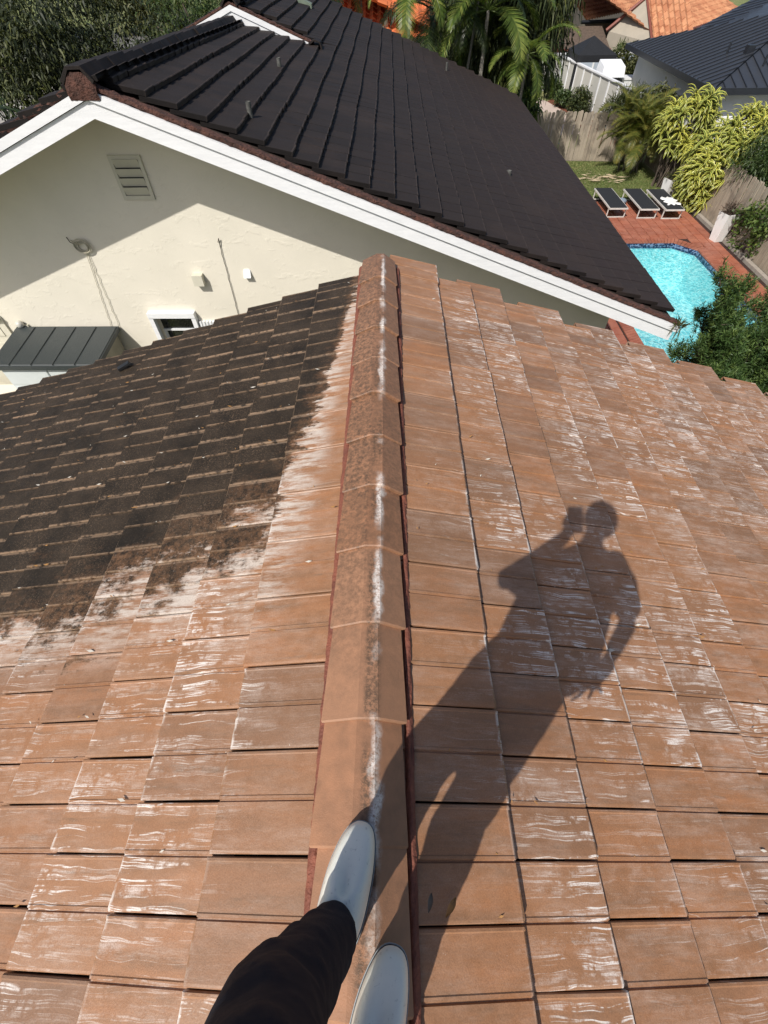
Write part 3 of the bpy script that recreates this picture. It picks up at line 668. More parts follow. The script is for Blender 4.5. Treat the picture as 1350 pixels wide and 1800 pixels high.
def ring(poly, z0, z1):
    n = len(poly); return [(x, y, z0) for x, y in poly]+[(x, y, z1) for x, y in poly], [(i, n+i, n+(i+1) % n, (i+1) % n) for i in range(n)]
ins = [(6.46, 8.56), (9.99, 8.56), (9.99, 15.445), (9.445, 16.01), (6.46, 16.01)]
b = MB(); b.add(*ring(ins, -.16, .0)); tb = b.build('waterline_tile', BLUET); tag(tb, kind='structure')
inl = [(6.50, 8.60), (9.93, 8.60), (9.93, 15.41), (9.41, 15.95), (6.50, 15.95)]
b = MB(); b.add(*ring(inl, -1.15, -.15)); b.add([(x, y, -1.15) for x, y in inl], [(0, 1, 2, 3, 4)]); n = 5
b.add([(x, y, -.15) for x, y in ins]+[(x, y, -.15) for x, y in inl], [(i, (i+1) % 5, 5+(i+1) % 5, 5+i) for i in range(5)])
tag(b.build('pool_basin', PLAS), kind='structure')
WA = NT('pool_water'); P = WA.pos(); wv = WA.scl(P, (1, 1, 1)); ds = WA.noise(P, 2.2, 3); 
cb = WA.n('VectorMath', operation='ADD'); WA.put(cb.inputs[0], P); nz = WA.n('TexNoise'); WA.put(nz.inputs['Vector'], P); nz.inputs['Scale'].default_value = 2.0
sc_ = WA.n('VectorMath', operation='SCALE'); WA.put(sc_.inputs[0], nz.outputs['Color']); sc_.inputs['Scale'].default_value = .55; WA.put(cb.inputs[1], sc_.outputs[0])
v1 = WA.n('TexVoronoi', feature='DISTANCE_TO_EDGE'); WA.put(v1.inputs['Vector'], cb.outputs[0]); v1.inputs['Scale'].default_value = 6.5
caustic_net = WA.rng(v1.outputs['Distance'], 0., .20, 1., 0., True)  # bright web put into the water tint to stand for caustic light
tcol = WA.mix(caustic_net, (.50, .76, .81), (1., 1., 1.))
tr = WA.n('BsdfTransparent'); WA.put(tr.inputs[0], tcol); gl = WA.n('BsdfGlossy'); gl.inputs['Roughness'].default_value = .06
bp = WA.n('Bump'); bp.inputs['Strength'].default_value = .6; bp.inputs['Distance'].default_value = .05; WA.put(bp.inputs['Height'], WA.noise(P, 5.5, 4, .6, .4)); WA.put(gl.inputs['Normal'], bp.outputs[0])
fre = WA.n('Fresnel'); fre.inputs['IOR'].default_value = 1.33; WA.put(fre.inputs['Normal'], bp.outputs[0])
ms = WA.n('MixShader'); WA.put(ms.inputs[0], fre.outputs[0]); WA.put(ms.inputs[1], tr.outputs[0]); WA.put(ms.inputs[2], gl.outputs[0]); WA.put(WA.t.nodes['Material Output'].inputs[0], ms.outputs[0])
b = MB(); b.add([(x, y, -.09) for x, y in ins], [(0, 1, 2, 3, 4)]); tag(b.build('pool_water', WA.m), kind='structure')
# far neighbour's pool corner
b = MB(); b.add([(4.4, 26.9, .02), (8.0, 26.9, .02), (7.7, 28.2, .02), (6.9, 29.2, .02), (4.4, 29.6, .02)], [(0, 1, 2, 3, 4)]); tag(b.build('far_pool_water', simple('far_water', (.06, .30, .36), rough=.08, bump=.2, bscale=5)), kind='structure')
b = MB(); pp = [(8.1, 26.8), (7.8, 28.25), (6.95, 29.3), (4.4, 29.75)]
for i in range(3): (x0, y0), (x1, y1) = pp[i], pp[i+1]; b.add([(x0, y0, .03), (x1, y1, .03), (x1+.1, y1+.12, .03), (x0+.12, y0+.1, .03)], [(0, 1, 2, 3)])
tag(b.build('far_pool_coping', simple('coping_teal', (.05, .09, .12))), kind='structure')
# ================================================================== SUN LOUNGERS
MET = simple('pale_metal', (.62, .60, .56), rough=.35, bump=0); SLING = simple('black_sling', (.022, .024, .028), (.018, .02, .023), 60, .7, .3, 300)
def make_lounger(label):
    L = empty('sun_lounger', (0, 0, 0), label, 'sun lounger', 'sun loungers at the pool'); w, l, h = .31, .98, .31
    b = MB()
    for sx in (-1, 1): b.box((sx*w-.018, -l, h-.03), (sx*w+.018, l, h+.015))
    for y in (-l+.018, l-.018): b.box((-w+.018, y-.018, h-.029), (w-.018, y+.018, h+.014))
    b.build('frame', MET, L)
    MB().hexa([(-w+.02, -l+.03, h+.016), (w-.02, -l+.03, h+.016), (w-.02, l-.03, h+.016), (-w+.02, l-.03, h+.016), (-w+.02, -l+.03, h+.03), (w-.02, -l+.03, h+.03), (w-.02, l-.03, h+.03), (-w+.02, l-.03, h+.03)]).build('sling', SLING, L)
    for y in (-l+.10, l-.16):
        q = MB(); q.box((-w-.015, y, 0), (-w+.015, y+.03, h-.031)); q.box((w-.015, y, 0), (w+.015, y+.03, h-.031)); q.box((-w+.016, y, 0), (w-.016, y+.03, .03)); q.build('leg_hoop', MET, L)
    return L
lg = make_lounger('black sling sun lounger nearest the dark roof, its top bare'); lg.location = (8.12, 18.95, .035); lg.rotation_euler.z = 0.0
def copy_tree(o, parent=None):
    c = o.copy(); COL.objects.link(c)
    if parent: c.parent = parent
    for ch in o.children: copy_tree(ch, c)
    return c
bpy.context.view_layer.update()
for loc, lab in (((9.18, 18.85, .035), 'middle black sling sun lounger, bare, between the other two'), ((10.02, 18.78, .035), 'black sling sun lounger with the white towel, beside the tall planter')):
    c = copy_tree(lg); c.location = loc; c['label'] = lab
v = []; f = []; N = 18
for i in range(N):
    for j in range(N):
        x = -.22+.44*i/(N-1); y = -.34+.68*j/(N-1); e = 1+.18*math.sin(i*.9)*math.cos(j*.7)
        v.append((10.08+x*e+.05*math.sin(j*.8), 18.52+y*e, .385+.03*noise.noise(Vector((x*7, y*7, 1)))+.012*noise.noise(Vector((x*22, y*22, 4)))))
for i in range(N-1):
    for j in range(N-1): a = i*N+j; f.append((a, a+1, a+N+1, a+N))
o = link('towel', mesh('towel', v, f, smooth=True), simple('white_towel', (.82, .82, .80), rough=.9, bump=.5, bscale=150)); k = o.modifiers.new('s', 'SOLIDIFY'); k.thickness = .012; tag(o, 'crumpled white towel lying on the rightmost sun lounger', 'towel')
o = MB().ell((8.72, 19.35, .12), (.20, .16, .10)).build('cushion', simple('blue_grey_fabric', (.20, .25, .31), rough=.8), smooth=True); tag(o, 'small blue-grey cushion on the patio between the first two loungers', 'cushion')
# ================================================================== FOLIAGE TOOLS
def leaves(C, D, l, w, droop=.0, fold=.25):
    """C base points, D unit directions -> diamond leaves (N,4,3) slightly folded"""
    n = len(C); up = np.tile([0, 0, 1.], (n, 1)); side = np.cross(D, up); side /= np.linalg.norm(side, axis=1, keepdims=True)+1e-6
    nr = np.cross(side, D); ang = rng.uniform(-.9, .9, (n, 1)); side = side*np.cos(ang)+nr*np.sin(ang)
    l = np.asarray(l).reshape(-1, 1)*np.ones((n, 1)); tip = C+D*l; tip[:, 2] -= droop*l[:, 0]
    mid = C+D*l*.45; mid[:, 2] += fold*w*.5
    return np.stack([C, mid+side*w/2, tip, mid-side*w/2], 1)
def rdir(n, zbias=0.): d = rng.normal(0, 1, (n, 3)); d[:, 2] += zbias; return d/np.linalg.norm(d, axis=1, keepdims=True)
def crown_pts(n, c, r, lumps=10, seed=0, shell=.55):
    g = np.random.default_rng(seed); lc = g.normal(0, 1, (lumps, 3)); lc /= np.linalg.norm(lc, axis=1, keepdims=True); lc *= g.uniform(.35, .8, (lumps, 1))
    lr = g.uniform(.28, .5, lumps)*(1 if lumps < 50 else .62); k = g.integers(0, lumps, n); d = g.normal(0, 1, (n, 3)); d /= np.linalg.norm(d, axis=1, keepdims=True)
    q = lc[k]+d*(lr[k]*g.uniform(shell, 1.08, n)**.7)[:, None]
    return np.array(c)+q*np.array(r), d, k
def tree(name, label, cat, c, r, ncl, per, l, w, mat, trunk, base, trad=.12, lumps=12, seed=1, droop=.15, zb=.2, group=None, spread=.12):
    t = empty(name, base, label, cat, group); P, D, k = crown_pts(ncl, c, r, lumps, seed)
    keep = P[:, 2] > .05; P, D = P[keep], D[keep]; n = len(P)
    C_ = np.repeat(P, per, 0)+rng.normal(0, spread, (n*per, 3)); DD = np.repeat(D, per, 0)*.8+rdir(n*per, zb); DD /= np.linalg.norm(DD, axis=1, keepdims=True)
    L = leaves(C_, DD, rng.uniform(.7, 1.25, n*per)*l, w, droop); rn = np.clip(np.repeat(rng.uniform(0, .8, n), per)+rng.uniform(0, .2, n*per), 0, .999)
    numpy_mesh('crown', L, 4, mat, t, rn)
    b = MB(); top = Vector(c); bs = Vector(base); lean = Vector((random.gauss(0, .1), random.gauss(0, .1), 0))
    b.tube([bs, bs.lerp(top, .35)+lean, bs.lerp(top, .75)+lean, top], [trad, trad*.8, trad*.55, trad*.2], 9)
    b.build('trunk', trunk, t, smooth=True)
    g = np.random.default_rng(seed+50)
    for i in range(5):
        d = Vector(g.normal(0, 1, 3)); d.z = abs(d.z)*.5; d.normalize(); st = bs.lerp(top, .35+.08*i)+lean; en = Vector(c)+Vector((d.x*r[0]*.75, d.y*r[1]*.75, d.z*r[2]*.7))
        MB().tube([st, st.lerp(en, .5)+Vector((0, 0, .15)), en], [trad*.45, trad*.3, trad*.1], 6).build('limb', trunk, t, smooth=True)
    return t
BARK = simple('bark', (.13, .10, .075), (.07, .055, .045), 6, .9, .8, 30, .03, stretch=(1, 1, .3)); PBARK = simple('palm_bark', (.24, .22, .19), (.15, .14, .12), 8, .85, .5, 20, .02, stretch=(.3, .3, 3))
G_DARK = leaf_mat('dark_leaf', [(0, (.020, .032, .009)), (.6, (.045, .060, .015)), (1, (.115, .12, .028))], .62, .15)
G_TREE = leaf_mat('tree_leaf', [(0, (.008, .015, .004)), (.55, (.024, .034, .009)), (1, (.10, .11, .024))], .6, .12)
G_MID = leaf_mat('mid_leaf', [(0, (.03, .055, .016)), (.6, (.055, .09, .024)), (1, (.11, .14, .035))], .5, .22)
G_BR = leaf_mat('bright_leaf', [(0, (.045, .08, .018)), (.6, (.09, .14, .03)), (1, (.17, .21, .05))], .45, .28)
G_OLV = leaf_mat('olive_leaf', [(0, (.035, .045, .014)), (.55, (.075, .085, .025)), (1, (.15, .14, .05))], .55, .2)
G_BRN = leaf_mat('dry_twig_leaf', [(0, (.05, .035, .025)), (1, (.13, .09, .065))], .8, .1)
# ------------------------------------------------------------------ near right shrub tree (feathery needles)
def feathery(name, label, cat, base, tips, mat, seed=3, dens=1.0):
    t = empty(name, base, label, cat); g = np.random.default_rng(seed); BB = MB(); Cs = []; Ds = []; RR = []
    for (tx, ty, tz, rad) in tips:
        st = Vector(base)+Vector((g.normal(0, .12), g.normal(0, .12), .1)); en = Vector((tx, ty, tz)); md = st.lerp(en, .5)+Vector((0, 0, .25))
        BB.tube([st, md, en], [.035, .02, .006], 6, False)
        for s_ in range(int(46*dens)):
            u = .25+.75*g.random()**.8; p = st.lerp(md, u*2) if u < .5 else md.lerp(en, u*2-1)
            rr_ = rad*(1.15-u)*1.3+.03; d = Vector(g.normal(0, 1, 3)); d.z = abs(d.z)*.8+.3; d.normalize(); q = p+Vector((d.x*rr_, d.y*rr_, d.z*rr_*.8))
            BB.tube([p, q], [.006, .003], 4, False); c0 = g.random()
            axis = (q-p).normalized()*.5+Vector((0, 0, .6))
            for w_ in range(5):
                o = q+axis*(w_*.055-.06)
                for z_ in range(9):
                    dd = Vector(g.normal(0, 1, 3)); dd = (dd.normalized()*.85+axis.normalized()*.75).normalized(); Cs.append(o[:]); Ds.append(dd[:]); RR.append(min(.99, c0*.7+.3*g.random()*(w_/4)))
    BB.build('branches', BARK, t); Cs = np.array(Cs); Ds = np.array(Ds)
    L = leaves(Cs, Ds, g.uniform(.07, .12, len(Cs)), .015, .08); numpy_mesh('foliage', L, 4, mat, t, np.array(RR)); return t
G_NEED = leaf_mat('needle_leaf', [(0, (.035, .075, .022)), (.55, (.08, .14, .038)), (1, (.20, .27, .07))], .5, .25)
g = np.random.default_rng(5); tips = [(5.42, 7.5, 3.0, .18), (5.65, 7.4, 2.8, .24), (6.1, 7.7, 2.7, .28), (5.75, 7.2, 2.3, .25), (5.6, 7.3, 1.8, .25)]
for i in range(44):
    x = g.uniform(5.85, 8.9); y = g.uniform(6.3, 8.3); z = 2.55-.10*abs(x-6.3)+g.uniform(-1.3, .15)-.25*abs(y-7.3); tips.append((x, y, z, g.uniform(.28, .42)))
feathery('feathery_tree', 'feathery green needle-leaved tree rising beyond the right roof edge over the pool', 'tree', (6.6, 7.3, 0), tips, G_NEED, 3, 1.3)
tips = [(8.6+g.uniform(0, 1.8), 9.6+g.uniform(-1., 1.6), 1.2+g.uniform(-.5, .7), .35) for i in range(16)]
feathery('feathery_shrub', 'darker feathery shrub behind the needle-leaved tree at the right edge of the pool', 'shrub', (11.4, 9.9, 0), [(x+1.4, y, z, r) for x, y, z, r in tips], G_NEED, 8, .9)
# ================================================================== WOOD FENCES
WOOD = NT('weathered_wood'); P = WOOD.pos(); r = WOOD.orand(); gr = WOOD.noise(WOOD.scl(P, (30, 30, 1.2)), 1, 5, .65)
c = WOOD.mix(WOOD.rng(gr, .3, .7), (.36, .30, .225), (.19, .155, .12)); c = WOOD.mix(WOOD.math('MULTIPLY', r, .6), c, (.42, .36, .28)); c = WOOD.mix(WOOD.rng(WOOD.noise(P, 2.2, 3), .5, .75, 0, .6), c, (.10, .085, .07))
WOOD.col(c).rough(.85); WOOD.bump(gr, .6, .01); WOOD = WOOD.m
def plank_mesh(w, h, ds, dog=True):
    pr = [(0, 0), (w, 0), (w, h-.04), (w-.03, h), (.03, h), (0, h-.04)]; v = [(x, 0, z) for x, z in pr]+[(x, .018, z) for x, z in pr]; n = 6
    f = [tuple(range(n)), tuple(range(2*n-1, n-1, -1))]+[(i, n+i, n+(i+1) % n, (i+1) % n) for i in range(n)]
    me = mesh('plank', v, f); me.materials.append(WOOD); return me
PMS = [plank_mesh(.138, h, 0) for h in (1.66, 1.63, 1.69)]
def fence(label, p0, p1, flip=False):
    f_ = empty('plank_fence', (*p0, 0), label, 'fence'); d = Vector((p1[0]-p0[0], p1[1]-p0[1], 0)); L = d.length; d.normalize(); a = math.atan2(d.y, d.x); n = int(L/.145)
    for i in range(n):
        p = Vector((*p0, .02))+d*(i*.145+random.gauss(0, .004)); M = Matrix.Translation(p) @ Matrix.Rotation(a+random.gauss(0, .02), 4, 'Z') @ Matrix.Rotation(random.gauss(0, .012), 4, 'Y') @ Matrix.Rotation(random.gauss(0, .012), 4, 'X')
        link('plank', random.choice(PMS), None, f_, M)
    nrm = Vector((-d.y, d.x, 0))
    for z in (.35, 1.25):
        b = MB(); q = Matrix.Translation(Vector((*p0, 0))+nrm*.025) @ Matrix.Rotation(a, 4, 'Z'); b.box((0, 0, z), (L, .04, z+.09), q); b.build('rail', WOOD, f_)
    for i in range(int(L/2.4)+1):
        b = MB(); q = Matrix.Translation(Vector((*p0, 0))+nrm*.068+d*(i*2.4)) @ Matrix.Rotation(a, 4, 'Z'); b.box((0, 0, 0), (.09, .09, 1.6), q); b.build('post', WOOD, f_)
    return f_
fence('weathered grey plank fence across the back of the lawn', (1.5, 24.95), (11.2, 24.15))
fr_ = fence('weathered brown plank fence along the right side, behind the white planter', (11.22, 24.1), (11.22, 10.2))
tag(MB().box((11.06, 10.2, 0), (11.20, 19.8, .10)).build('kerb', simple('kerb_concrete', (.36, .32, .27), (.26, .23, .2), 8, .85, .4)), 'low concrete kerb at the foot of the right plank fence', 'kerb')
# planters
PLW = simple('planter_white', (.78, .77, .75), (.70, .69, .67), 4, .5, .1)
def planter(label, loc, rz, leafm, lab2, sz=(.15, .21, .62)):
    t = empty('tall_planter', loc, label, 'planter', 'tall white planters'); t.rotation_euler.z = rz; a, c_, h = sz; Mz = Matrix.Translation(loc) @ Matrix.Rotation(rz, 4, 'Z')
    b = MB(); b.hexa([Mz @ Vector(p) for p in [(-a, -a, 0), (a, -a, 0), (a, a, 0), (-a, a, 0), (-c_, -c_, h), (c_, -c_, h), (c_, c_, h), (-c_, c_, h)]]); b.build('pot', PLW, t)
    b = MB(); i_ = c_-.025; b.box((-i_, -i_, h+.002), (i_, i_, h+.006), Mz); b.build('soil', DECK, t)
    n = 420; base = np.array(loc)+np.array([0, 0, h]); D = rdir(n, .9); D[:, 2] = abs(D[:, 2]); Cc = base+D*rng.uniform(.02, .30, (n, 1)); L = leaves(Cc, (D+rdir(n)*.8)/1.3, rng.uniform(.06, .13, n), .02, .1)
    p = empty('potted_plant', (loc[0], loc[1], loc[2]+h), lab2, 'plant'); numpy_mesh('foliage', L, 4, leafm, p, rng.uniform(0, 1, n))
    b = MB()
    for i in range(12): d = rdir(1, 1.2)[0]; b.tube([tuple(base), tuple(base+d*.28)], [.006, .003], 4, False)
    b.build('stems', BARK, p)
planter('tall white tapered planter behind the towel-covered lounger', (10.62, 20.0, 0), .3, G_DARK, 'dark leafy plant in the planter behind the loungers')
planter('tall white tapered planter on the patio before the right plank fence', (10.86, 16.15, .03), .25, G_BRN, 'dry brown twiggy plant in the planter by the right fence', (.14, .21, .80))
# ------------------------------------------------------------------ variegated strap-leaf shrub
def variegated():
    k = NT('variegated_leaf'); uvn = k.n('UVMap'); sp = k.n('SeparateXYZ'); k.put(sp.inputs[0], uvn.outputs[0]); U = sp.outputs[0]
    e = k.rng(k.math('ABSOLUTE', k.math('SUBTRACT', U, .5)), .17, .30, 0, 1)
    r = k.orand(); yel = k.mix(r, (.66, .60, .10), (.50, .51, .12)); c = k.mix(e, (.045, .10, .02), yel)
    k.col(c).rough(.38); k.b.inputs['Specular IOR Level'].default_value = .5
    t = k.n('BsdfTranslucent'); k.put(t.inputs[0], c); mx = k.n('MixShader'); mx.inputs[0].default_value = .2
    k.put(mx.inputs[1], k.b.outputs[0]); k.put(mx.inputs[2], t.outputs[0]); k.put(k.t.nodes['Material Output'].inputs[0], mx.outputs[0]); return k.m
VAR = variegated()
def rosette(seed, l=.50, w=.075, n=22):
    g = np.random.default_rng(seed); V = []; F = []; UV = []
    for i in range(n):
        a = i*2.4+g.normal(0, .2); el = math.radians(78-62*(i/n)+g.normal(0, 6)); ll = l*g.uniform(.8, 1.15); base = len(V); m = 5; z0 = -.012*i*.8
        for j in range(m+1):
            t = j/m; bend = el-t*t*math.radians(95); 
            if j == 0: x, z = 0., z0; 
            else: x += ll/m*math.cos(el-(t**1.5)*1.7); z += ll/m*math.sin(el-(t**1.5)*1.7)
            ww = w*.5*(1-((t-.35)/.68)**2 if t > .35 else .55+.45*t/.35); ww = max(ww, .003); ca, sa = math.cos(a), math.sin(a)
            for s_, u in ((-1, 0.), (0, .5), (1, 1.)):
                V.append((x*ca-s_*ww*sa, x*sa+s_*ww*ca, z+(0 if s_ else -.012))); UV.append((u, t))
        for j in range(m):
            for q in range(2): a0 = base+j*3+q; F.append((a0, a0+1, a0+4, a0+3))
    me = mesh('leaf_rosette', V, F, smooth=True); ul = me.uv_layers.new(name='UVMap'); ul.data.foreach_set('uv', np.array([UV[l_.vertex_index] for l_ in me.loops], 'f').ravel()); me.materials.append(VAR); return me
ROS = [rosette(s) for s in range(4)]
def var_shrub(label, base, spots):
    t = empty('variegated_shrub', base, label, 'shrub')
    st = MB()
    for (x, y, z, s_) in spots:
        d = Vector((x-base[0], y-base[1], z-base[2])); dn = d.normalized(); q = Vector((0, 0, 1)).rotation_difference((dn*.9+Vector((0, -.3, .35))).normalized())
        M = Matrix.Translation((x, y, z)) @ q.to_matrix().to_4x4() @ Matrix.Rotation(random.uniform(0, 6.28), 4, 'Z') @ Matrix.Scale(s_, 4)
        link('leaf_rosette', random.choice(ROS), None, t, M)
        b0 = Vector(base)+Vector((random.gauss(0, .2), random.gauss(0, .3), 0)); st.tube([b0, b0.lerp(Vector((x, y, z)), .6)+Vector((0, 0, .2)), (x, y, z)], [.03, .022, .014], 5, False)
    st.build('stems', BARK, t, smooth=True)
def spots_for(c, r, n, seed, smin=.75, smax=1.1):
    g = np.random.default_rng(seed); o = []
    while len(o) < n:
        d = g.normal(0, 1, 3); d /= np.linalg.norm(d)
        if d[1] > .55: continue
        k = g.uniform(.72, 1.05); p = np.array(c)+d*np.array(r)*k
        if p[2] < .25: continue
        o.append((*p, g.uniform(smin, smax)))
    return o
var_shrub('large yellow-striped strap-leaf shrub beside the loungers and right fence', (11.3, 19.0, 0), spots_for((11.2, 18.9, 1.2), (.75, 1.0, 1.25), 80, 1)+spots_for((11.75, 18.7, 2.0), (.75, .9, .8), 36, 6))
var_shrub('smaller yellow-striped strap-leaf shrub leaning toward the palm, left of the large one', (11.0, 21.3, 0), spots_for((10.95, 21.2, 2.0), (.8, .7, .95), 52, 2))
# ivy, conifer by right fence
tree('hedge_shrub', 'yellow-green leafy shrub spilling round the white planter at the right edge', 'shrub', (11.35, 15.1, .75), (.75, 1.0, .8), 330, 12, .11, .07, G_BR, BARK, (11.1, 15.1, 0), .04, 14, 21, .1, .4, spread=.08)
tree('conifer_shrub', 'soft dark green conifer shrub above the right plank fence', 'shrub', (12.2, 17.3, 1.8), (.95, 1.3, .9), 1300, 14, .13, .028, G_MID, BARK, (12.3, 17.4, 0), .07, 12, 22, .3, .2)
# ================================================================== PALMS
def frond_mesh(seed, L=2.2, nl=34, ll=.55, arch=1.0, w=.035, droop=.5, mat=None):
    g = np.random.default_rng(seed); pts = []; x = z = 0.; el = 1.15
    for i in range(15):
        pts.append((x, z)); el -= arch*1.9/15*(.4+i/12); x += L/14*math.cos(el); z += L/14*math.sin(el)
    b = MB(); b.tube([(p[0], 0, p[1]) for p in pts], [.022*(1-i/16)+.003 for i in range(15)], 5, False)
    nb = len(b.v); V = []; F = []
    for i in range(nl):
        t = .14+.86*i/nl; k = t*14; j = min(13, int(k)); fr_ = k-j; p = Vector((pts[j][0]*(1-fr_)+pts[j+1][0]*fr_, 0, pts[j][1]*(1-fr_)+pts[j+1][1]*fr_))
        tg = Vector((pts[j+1][0]-pts[j][0], 0, pts[j+1][1]-pts[j][1])).normalized(); up = Vector((-tg.z, 0, tg.x)); lnl = ll*(math.sin(PI*(t*.82+.12)))*g.uniform(.85, 1.1)
        for s_ in (-1, 1):
            d = (tg*.75+Vector((0, s_, 0))*.75+up*.22).normalized(); q = p.copy(); dd = d.copy(); base = len(V); ww = w
            for m in range(4):
                wv = tg*(ww*(.5, .5, .38, .05)[m]); V += [q-wv, q+wv]; q = q+dd*(lnl/3); dd = (dd+Vector((0, 0, -droop*.5*(m+1)*.6))).normalized()
            for m in range(3): a = base+m*2; F.append((a, a+1, a+3, a+2))
    b.add(V, F); me = mesh('frond', b.v, b.f); n = len(me.vertices)
    at = me.attributes.new('rnd', 'FLOAT', 'POINT'); vals = np.full(n, .5, 'f'); vals[nb:] = np.repeat(g.uniform(.1, .95, (n-nb)//8+1), 8)[:n-nb]; at.data.foreach_set('value', vals); me.materials.append(mat); return me
PALMG = leaf_mat('palm_leaf', [(0, (.05, .09, .02)), (.6, (.12, .17, .035)), (1, (.26, .29, .07))], .35, .3)
PALMD = leaf_mat('palm_leaf_dark', [(0, (.012, .024, .008)), (.6, (.03, .05, .014)), (1, (.06, .08, .022))], .35, .15)
PALMY = leaf_mat('areca_leaf', [(0, (.06, .085, .018)), (.55, (.13, .15, .03)), (1, (.27, .22, .05))], .45, .3)
FR = {k: [frond_mesh(s, mat=m, **kw) for s in range(3)] for k, m, kw in (('g', PALMG, dict(L=2.6, ll=.75, droop=.7, w=.06)), ('d', PALMD, dict(L=2.4, ll=.75, droop=1.3, w=.04)), ('y', PALMY, dict(L=1.9, ll=.5, droop=.45, w=.035)))}
def palm(label, base, h, key, n, sc=1., trunk_r=.07, lean=(0, 0), lo=-.3, hi=1.1, cat='palm', name='palm_tree', ntr=1, spread=.0, az=None):
    t = empty(name, base, label, cat); g = np.random.default_rng(int(base[0]*77+base[1]*13) % 999)
    for q in range(ntr):
        bx, by = base[0]+g.normal(0, spread), base[1]+g.normal(0, spread); hh = h*g.uniform(.6, 1.05) if ntr > 1 else h; top = Vector((bx+lean[0]+g.normal(0, spread*.7), by+lean[1]+g.normal(0, spread*.5), base[2]+hh))
        MB().tube([(bx, by, base[2]), ((bx+top.x)/2, (by+top.y)/2+.03, base[2]+hh/2), top], [trunk_r*1.2, trunk_r, trunk_r*.75], 9).build('trunk', PBARK, t, smooth=True)
        for i in range(n):
            a = i*2.399+g.normal(0, .2) if az is None else az[0]+(az[1]-az[0])*g.random(); u = i/max(1, n-1); e = hi+(lo-hi)*u
            M = Matrix.Translation(top) @ Matrix.Rotation(a, 4, 'Z') @ Matrix.Rotation(-(e-.75), 4, 'Y') @ Matrix.Scale(sc*g.uniform(.85, 1.1), 4)
            link('frond', FR[key][int(g.integers(0, 3))], None, t, M)
palm('large bright green palm with long arching fronds behind the dark roof', (3.5, 23.3, 0), 4.6, 'g', 15, 1.0, .08, (0, 0), -.6, .9)
palm('slim grey-trunked palm against the orange tile roof', (.75, 23.1, 0), 5.2, 'g', 8, .72, .06, (0, 0), -.6, .8)
palm('small young palm in front of the lattice wall', (.75, 25.2, 0), 2.7, 'g', 9, .62, .05, (0, 0), 0, 1.1)
palm('dark palm clump with many thin stems left of the dark hanging tree', (2.3, 24.4, 0), 4.8, 'd', 9, 1., .05, (0, 0), -.7, .9, ntr=3, spread=.5)
palm('palm whose lit fronds hang over the far end of the dark roof', (5.0, 22.6, 0), 3.6, 'g', 11, .72, .06, (0, 0), -.8, .6)
palm('feathery yellow-green areca palm clump in the lawn corner', (10.2, 23.2, 0), 1.6, 'y', 8, .68, .03, (0, 0), -.3, 1.3, ntr=15, spread=.34, name='areca_palm')
palm('drooping palm fronds hanging above the dark roof ridge', (-2.4, 24.2, 0), 5.6, 'd', 12, 1., .09, (0, 0), -.9, .5)
tree('hanging_tree', 'tall dense dark tree with long hanging leaves shading the back fence', 'tree', (5.3, 25.9, 4.3), (2.3, 1.7, 2.7), 3200, 9, .32, .06, G_DARK, BARK, (6.3, 25.7, 0), .2, 22, 31, .9, -.5, spread=.22)
tree('hanging_tree', 'dark dense tree filling the gap behind the bright green palm', 'tree', (3.0, 27.6, 3.3), (1.9, 1.2, 2.6), 1700, 9, .30, .06, G_DARK, BARK, (3.0, 27.6, 0), .15, 20, 33, .9, -.5, spread=.2)
tree('broadleaf_shrub', 'glossy broad-leaved shrub at the low tip of the dark tree', 'shrub', (5.5, 24.0, 1.9), (.55, .5, .7), 120, 8, .28, .08, G_BR, BARK, (5.5, 24.0, 0), .05, 8, 32, .5, .1)
tree('street_tree', 'big dark weeping tree left of the black ridge', 'tree', (-8.6, 17.5, 3.3), (4.2, 3.4, 3.1), 5600, 10, .15, .05, G_TREE, BARK, (-8.4, 17.5, 0), .3, 90, 41, .5, 0, spread=.12)
tree('street_tree', 'dark bushy tree beyond the road, above the white rear gable', 'tree', (-9.5, 34, 2.6), (3.4, 3, 3.0), 1500, 8, .26, .07, G_MID, BARK, (-9.5, 34, 0), .25, 24, 42, .5, 0, spread=.25)
tree('street_tree', 'far olive tree glimpsed across the road', 'tree', (-24, 64, 3.0), (6, 4, 3.6), 1300, 8, .42, .14, G_OLV, BARK, (-24, 64, 0), .3, 24, 43, .5, 0, spread=.35)
tree('street_tree', 'far dark tree behind the road at the top left corner', 'tree', (-38, 60, 4.0), (9, 5, 5), 1700, 8, .5, .18, G_DARK, BARK, (-38, 60, 0), .3, 24, 44, .5, 0, spread=.4)
palm('palm with drooping fronds at the far left edge behind the dark roof', (-9.6, 11.6, 0), 3.6, 'd', 13, 1.1, .09, (0, 0), -.8, .7)
